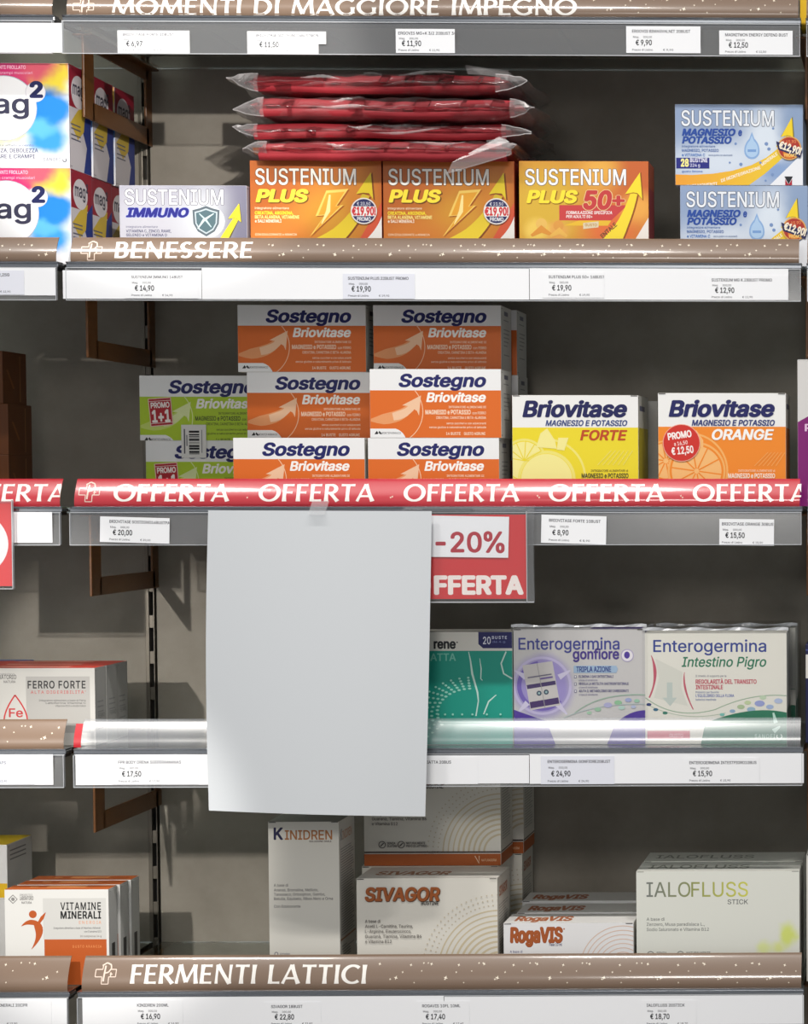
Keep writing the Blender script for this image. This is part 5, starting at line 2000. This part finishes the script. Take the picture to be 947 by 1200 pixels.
EAR = clear_mat('film_ears', 0.13, 0.25, 0.02, haze_c=(0.92, 0.86, 0.86))
FOLD = clear_mat('film_folds', 0.22, 0.2, 0.05, haze_c=(0.95, 0.90, 0.90))


def ear(mb, x, h, D, sd, ln, seed):
    """A flattened pointed end of the film, folded at its tip."""
    nn, mm = 10, 5
    vs = []
    for j in range(nn + 1):
        v = -1 + 2 * j / nn
        e = ln * (0.8 + 0.45 * noise.noise(Vector((v * 1.8, seed * 2, sd * 3)))) * (1 - 0.25 * abs(v))
        for lay in (1, -1):
            for i in range(mm + 1):
                t = i / mm
                z = lay * (1 - t ** 1.6) * h * 0.40 + (0.06 + 0.16 * math.sin(seed * 3 + sd)) * h * t + 0.005 * t * noise.noise(Vector((v * 3, t * 3, seed + lay)))
                vs.append((x + sd * e * t - sd * 0.016 * (1 - t), v * D / 2 + (0.004 * t if v < 0 else -0.004 * t), z))
    row = 2 * (mm + 1)
    fs = []
    for j in range(nn):
        for lay in (0, 1):
            for i in range(mm):
                k = j * row + lay * (mm + 1) + i
                fs.append([k, k + 1, k + row + 1, k + row])
    mb.add(vs, fs, EAR, True)
    # the front edge of the ear closes into a crumpled seam
    k0 = [vs[i] for i in range(mm + 1)]
    k1 = [vs[mm + 1 + i] for i in range(mm + 1)]
    mid = [((a[0] + b[0]) / 2, a[1] - 0.006 * (1 - i / mm), (a[2] + b[2]) / 2) for i, (a, b) in enumerate(zip(k0, k1))]
    n = mm + 1
    mb.add(k0 + mid + k1, [[i, i + 1, n + i + 1, n + i] for i in range(mm)] + [[n + i, n + i + 1, 2 * n + i + 1, 2 * n + i] for i in range(mm)], EAR, False)
    for side in (k0, k1):
        w = 0.00045
        q = []
        for p in side:
            q += [(p[0], p[1] - 0.0004, p[2] - w), (p[0], p[1] - 0.0004, p[2] + w)]
        mb.add(q, [[2 * i, 2 * i + 2, 2 * i + 3, 2 * i + 1] for i in range(mm)], FOLD)


def bag(px0, px1, py0, py1, seed, label, dfront=0.03, depth=0.20, earl=0.022, earr=0.02, rot=0.0, droop=0.0):
    a = U(px0, py1, dfront)
    b = U(px1, py0, dfront)
    W, h = b.x - a.x, b.z - a.z
    root = empty('wrapped_red_bag', ((a.x + b.x) / 2, dfront + depth / 2, a.z + h / 2), RAD(rot))
    tag(root, label, 'bag', 'red bags in clear wrap')
    mb = MB()
    slab(mb, W, depth, h * 0.84, seed, bagred, amp=0.0012, power=7.0)
    # folded layers of the cloth showing along the front edge
    for k, zz_ in enumerate((-0.20, 0.10)):
        n = 40
        vs = []
        for i in range(n + 1):
            u = -0.93 + 1.86 * i / n
            zz2 = h * zz_ + 0.0016 * math.sin(u * 4 + seed + k)
            yy = -depth / 2 * 0.985 - 0.0005
            vs += [(u * W / 2, yy + 0.004, zz2 + 0.005), (u * W / 2, yy - 0.002, zz2), (u * W / 2, yy + 0.004, zz2 - 0.005)]
        mb.add(vs, [[3 * i + q, 3 * i + 3 + q, 3 * i + 4 + q, 3 * i + 1 + q] for i in range(n) for q in (0, 1)], bagred, True)
    if droop:
        n = 40
        vs = []
        for i in range(n + 1):
            u = -0.96 + 1.93 * i / n
            e = -h * 0.42 - droop * (0.8 + 0.35 * noise.noise(Vector((u * 3, seed, 1))))
            vs += [(u * W / 2, -depth / 2 + 0.004, -h * 0.1), (u * W / 2, -depth / 2 - 0.002, -h * 0.32), (u * W / 2, -depth / 2 + 0.003, e), (u * W / 2, -depth / 2 + 0.008, e + 0.001), (u * W / 2, -depth / 2 + 0.014, -h * 0.36)]
        mb.add(vs, [[5 * i + q, 5 * i + 5 + q, 5 * i + 6 + q, 5 * i + 1 + q] for i in range(n) for q in range(4)], bagred, True)
    part(mb, 'folded_cloth', root)
    mb = MB()
    slab(mb, W + 0.010, depth + 0.014, h * 0.90, seed + 4.3, WRAP, amp=0.0016, power=9.0)
    random.seed(int(seed * 10))
    ear(mb, -W / 2, h * 0.9, depth, -1, earl, seed)
    ear(mb, W / 2, h * 0.9, depth, 1, earr, seed + 1)
    # pulled creases of film across the front
    for k in range(5):
        x0_ = random.uniform(-0.9, 0.4) * W / 2
        ln_ = random.uniform(0.12, 0.5) * W / 2
        zc = h * random.uniform(-0.22, 0.30)
        sl = random.uniform(-0.06, 0.06)
        n = 14
        y = -depth / 2 - 0.0078
        vs = []
        for i in range(n + 1):
            t = i / n
            wd = (0.0003 + 0.0016 * math.sin(math.pi * t)) * random.uniform(0.6, 1.2)
            x = x0_ + ln_ * t
            z = zc + sl * ln_ * t + 0.0015 * math.sin(t * 5 + seed)
            vs += [(x, y + 0.0006, z - wd), (x, y - 0.0012, z + wd * 0.3), (x, y + 0.0006, z + wd)]
        mb.add(vs, [[3 * i + q, 3 * i + 3 + q, 3 * i + 4 + q, 3 * i + 1 + q] for i in range(n) for q in (0, 1)], FOLD if k % 2 else WRAP, True)
    part(mb, 'clear_wrap', root, 'crinkled clear wrap')
    return root


b4 = bag(297, 598, 163.5, 184.8, 1.3, 'lowest red bag of the stack, resting on the orange boxes', 0.004, 0.21, 0.030, 0.012, droop=0.006)
b3 = bag(286, 604, 143.5, 162.5, 2.7, 'dark red wrapped bag, second from the bottom of the stack', 0.020, 0.21, 0.026, 0.028)
b2 = bag(292, 612, 111, 140.5, 3.9, 'red wrapped bag second from the top of the stack', 0.006, 0.21, 0.032, 0.026, rot=0.8)
b1 = bag(287, 598, 83, 110.8, 5.1, 'topmost red bag of the stack', 0.012, 0.21, 0.034, 0.034, rot=-0.5)
# the loose corner of film hanging over the right lightning bolt box
mb = MB()
o0 = b4.location
P = [(524, 203, 0.002), (600, 181, 0.000), (597, 166, -0.001), (585, 160, 0.004), (530, 190, 0.003)]
vs = [tuple(U(x, y, d) - o0) for x, y, d in P]
mb.add(vs, [[0, 1, 4], [1, 2, 4], [2, 3, 4]], EAR)
L = [U(523, 204, 0.0015) - o0, U(560, 193.5, 0.0005) - o0, U(598, 182, -0.0005) - o0, U(600, 172, -0.0015) - o0, U(592, 163, 0.001) - o0, U(570, 166, 0.0) - o0]
for p, q in zip(L[:-1], L[1:]):
    mb.add([tuple(p), tuple(q), tuple(q + Vector((0, -0.0004, 0.0013))), tuple(p + Vector((0, -0.0004, 0.0013)))], [[0, 1, 2, 3]], FOLD)
part(mb, 'film_corner', b4, 'loose corner of clear film')
# a stiff film flap standing up at the top right
mb = MB()
o0 = b1.location
P = [(546, 76, 0.03), (570, 80, 0.03), (596, 82, 0.035), (612, 100, 0.04), (598, 92, 0.03), (566, 88, 0.028), (549, 87, 0.03)]
mb.add([tuple(U(x, y, d) - o0) for x, y, d in P], [[0, 1, 5, 6], [1, 2, 4, 5], [2, 3, 4]], EAR)
part(mb, 'film_corner', b1, 'clear film flap standing up')

# ------------------------------------------------------------------ hanging sheet and offer signs
SHEET = m(203, 207, 211, rough=0.55)
mb = MB()
ys = -0.034
a = U(244, 599, ys)
nx, nz = 10, 18
TL, TR, BL, BR = U(244, 598, ys), U(506, 599, ys), U(246.5, 949, ys), U(499.5, 956, ys)
vs, fs = [], []
for lay in (0, 1):
    for j in range(nz + 1):
        v = j / nz
        for i in range(nx + 1):
            u = i / nx
            p = (TL * (1 - u) + TR * u) * (1 - v) + (BL * (1 - u) + BR * u) * v
            p = p - Vector((TL.x, ys, BL.z))
            p.x += -0.003 * math.sin(v * math.pi) * (1 - u) + 0.002 * v * (1 - v) * u * 4 * 0.3
            p.y = -0.010 * math.sin(u * math.pi) * (0.3 + 0.7 * v) - 0.006 * v + lay * 0.0004
            vs.append(tuple(p))
n = (nx + 1) * (nz + 1)
grid = [[j * (nx + 1) + i, j * (nx + 1) + i + 1, (j + 1) * (nx + 1) + i + 1, (j + 1) * (nx + 1) + i] for j in range(nz) for i in range(nx)]
mb.add(vs[:n], grid, SHEET, True)
mb.add(vs[n:], grid, SHEET, True)
rim = [j * (nx + 1) for j in range(nz + 1)] + [nz * (nx + 1) + i for i in range(1, nx + 1)] + [j * (nx + 1) + nx for j in range(nz - 1, -1, -1)] + [i for i in range(nx - 1, 0, -1)]
mb.add([vs[k] for k in rim] + [vs[n + k] for k in rim], [[i, (i + 1) % len(rim), len(rim) + (i + 1) % len(rim), len(rim) + i] for i in range(len(rim))], SHEET)
sheet = empty('hanging_sheet', (TL.x, ys, BL.z))
tag(sheet, 'large blank grey-white sheet hanging from the red OFFERTA shelf front', 'sign')
part(mb, 'paper', sheet)
mb = MB()
t0, t1 = U(366, 587, -0.0225) - sheet.location, U(386, 603, -0.0225) - sheet.location
mb.add([(t0.x, 0.0115, t0.z), (t1.x, 0.0115, t0.z), (t1.x, -0.0115, t1.z), (t0.x, -0.0115, t1.z)], [[0, 1, 2, 3]], clear_mat('sticky_tape', 0.22, 0.25, 0.03))
part(mb, 'tape', sheet, 'piece of clear tape')

# the -20% card in its clear pocket
ys = -0.0235
a = U(476, 702, ys)
b = U(616.5, 603, ys)
W, H = b.x - a.x, b.z - a.z
s = W / (616.5 - 476)
root = empty('offer_sign', a)
tag(root, 'red hanging card with white -20% panel beside the blank sheet', 'sign')
mb = MB()
REDC = m(206, 40, 44, rough=0.35, coat=0.7, coatr=0.1)
mb.box(0, W, 0.0, 0.0008, 0, H, REDC)
pr = Print(mb, W, H, 476, 603, s, lambda u, v, l: (u, -l, v))
pr.text('FFERTA', 508.5, 613, 695.5, 20, m(246, 238, 234, rough=0.35, coat=0.7), bold=0.055)
pr.text('O', 485, 505, 695.5, 20.5, m(246, 238, 234, rough=0.35, coat=0.7), bold=0.055)
part(mb, 'red_card', root)
mb = MB()
pr = Print(mb, W, H, 476, 603, s, lambda u, v, l: (u, -0.0012 - l, v))
pr.poly([(480, 603.6), (597, 605.6), (595.5, 653.5), (478, 652)], m(238, 240, 244))
REDP = m(176, 44, 60)
pr.text('-', 511, 523, 646.5, 22.5, REDP, bold=0.03)
pr.text('20', 528.5, 565, 646.5, 22.5, REDP, bold=0.014)
pr.text('%', 567, 591.5, 647, 23.5, REDP, bold=0.014)
part(mb, 'percent_panel', root, 'white panel reading -20%')
mb = MB()
mb.box(-0.004, W + 0.009, -0.0032, -0.0026, -0.003, H + 0.006, CLEARFILM)
mb.box(-0.004, W + 0.009, 0.0022, 0.0028, -0.003, H + 0.010, CLEARFILM)
mb.box(-0.004, W + 0.009, -0.0036, 0.003, -0.0042, -0.003, CLEAREDGE)
mb.box(W + 0.0005, W + 0.0012, -0.0036, 0.003, -0.004, H + 0.004, CLEAREDGE)
# the bent side flange
n = 12
vs = []
for i in range(n + 1):
    z = -0.003 + (H + 0.012) * i / n
    k = math.sin(math.pi * i / n)
    vs += [(W + 0.0012, 0.0, z), (W + 0.009 - 0.002 * k, 0.004 + 0.003 * k, z)]
mb.add(vs, [[2 * i, 2 * i + 2, 2 * i + 3, 2 * i + 1] for i in range(n)], CLEAR, True)
mb.box(0.02, W * 0.55, 0.0, 0.006, H + 0.004, H + 0.0066, m(90, 94, 98, rough=0.2, coat=0.5))
mb.box(-0.002, W, 0.0005, 0.011, H + 0.0055, H + 0.0085, CLEAR)
part(mb, 'clear_pocket', root, 'clear plastic pocket')

# small red sign with a white disc, left edge
ys = -0.024
a = U(-110, 687, ys)
b = U(12.8, 590, ys)
W, H = b.x - a.x, b.z - a.z
s = W / 122.8
root = empty('offer_sign', a)
tag(root, 'red hanging card with white disc, cut by the left photo edge', 'sign')
mb = MB()
mb.box(0, W, 0.0, 0.0008, 0, H, REDC)
pr = Print(mb, W, H, -110, 590, s, lambda u, v, l: (u, -l, v))
pr.circ(-48, 637, 57, m(228, 226, 230, rough=0.35, coat=0.7), 60, ry=44)
part(mb, 'red_card', root)
mb = MB()
mb.box(-0.002, W + 0.002, -0.0026, -0.002, -0.003, H + 0.004, CLEARFILM)
mb.box(-0.002, W + 0.002, -0.003, 0.0024, -0.0034, -0.0026, CLEAREDGE)
mb.box(W + 0.0012, W + 0.002, -0.003, 0.0024, -0.003, H + 0.004, CLEAREDGE)
mb.box(-0.002, W, 0.001, 0.0115, H + 0.0005, H + 0.003, CLEAR)
part(mb, 'clear_pocket', root, 'clear plastic pocket')

# yellow box and clear clip at the top right corner
c = Carton(937.5, -60, 1040, 0.03, 0.06, ZG['T'] + 0.0002, body=m(236, 190, 30))
c.front.rect(937, -60, 1042, -40, m(240, 240, 236))
c.build('supplement_box', 'yellow box at the top right corner of the photo')

# boxes added to block light through the top glass, seen only from below
for i in range(6):
    c = Carton(100 + i * 139, -150, 100 + i * 139 + 134, 0.03, 0.2, ZG['T'] + 0.0002, body=m(188, 180, 170))
    c.build('supplement_box', 'box added above the frame to block light, only its underside showing through the top glass shelf', 'boxes seen from below on the top shelf')
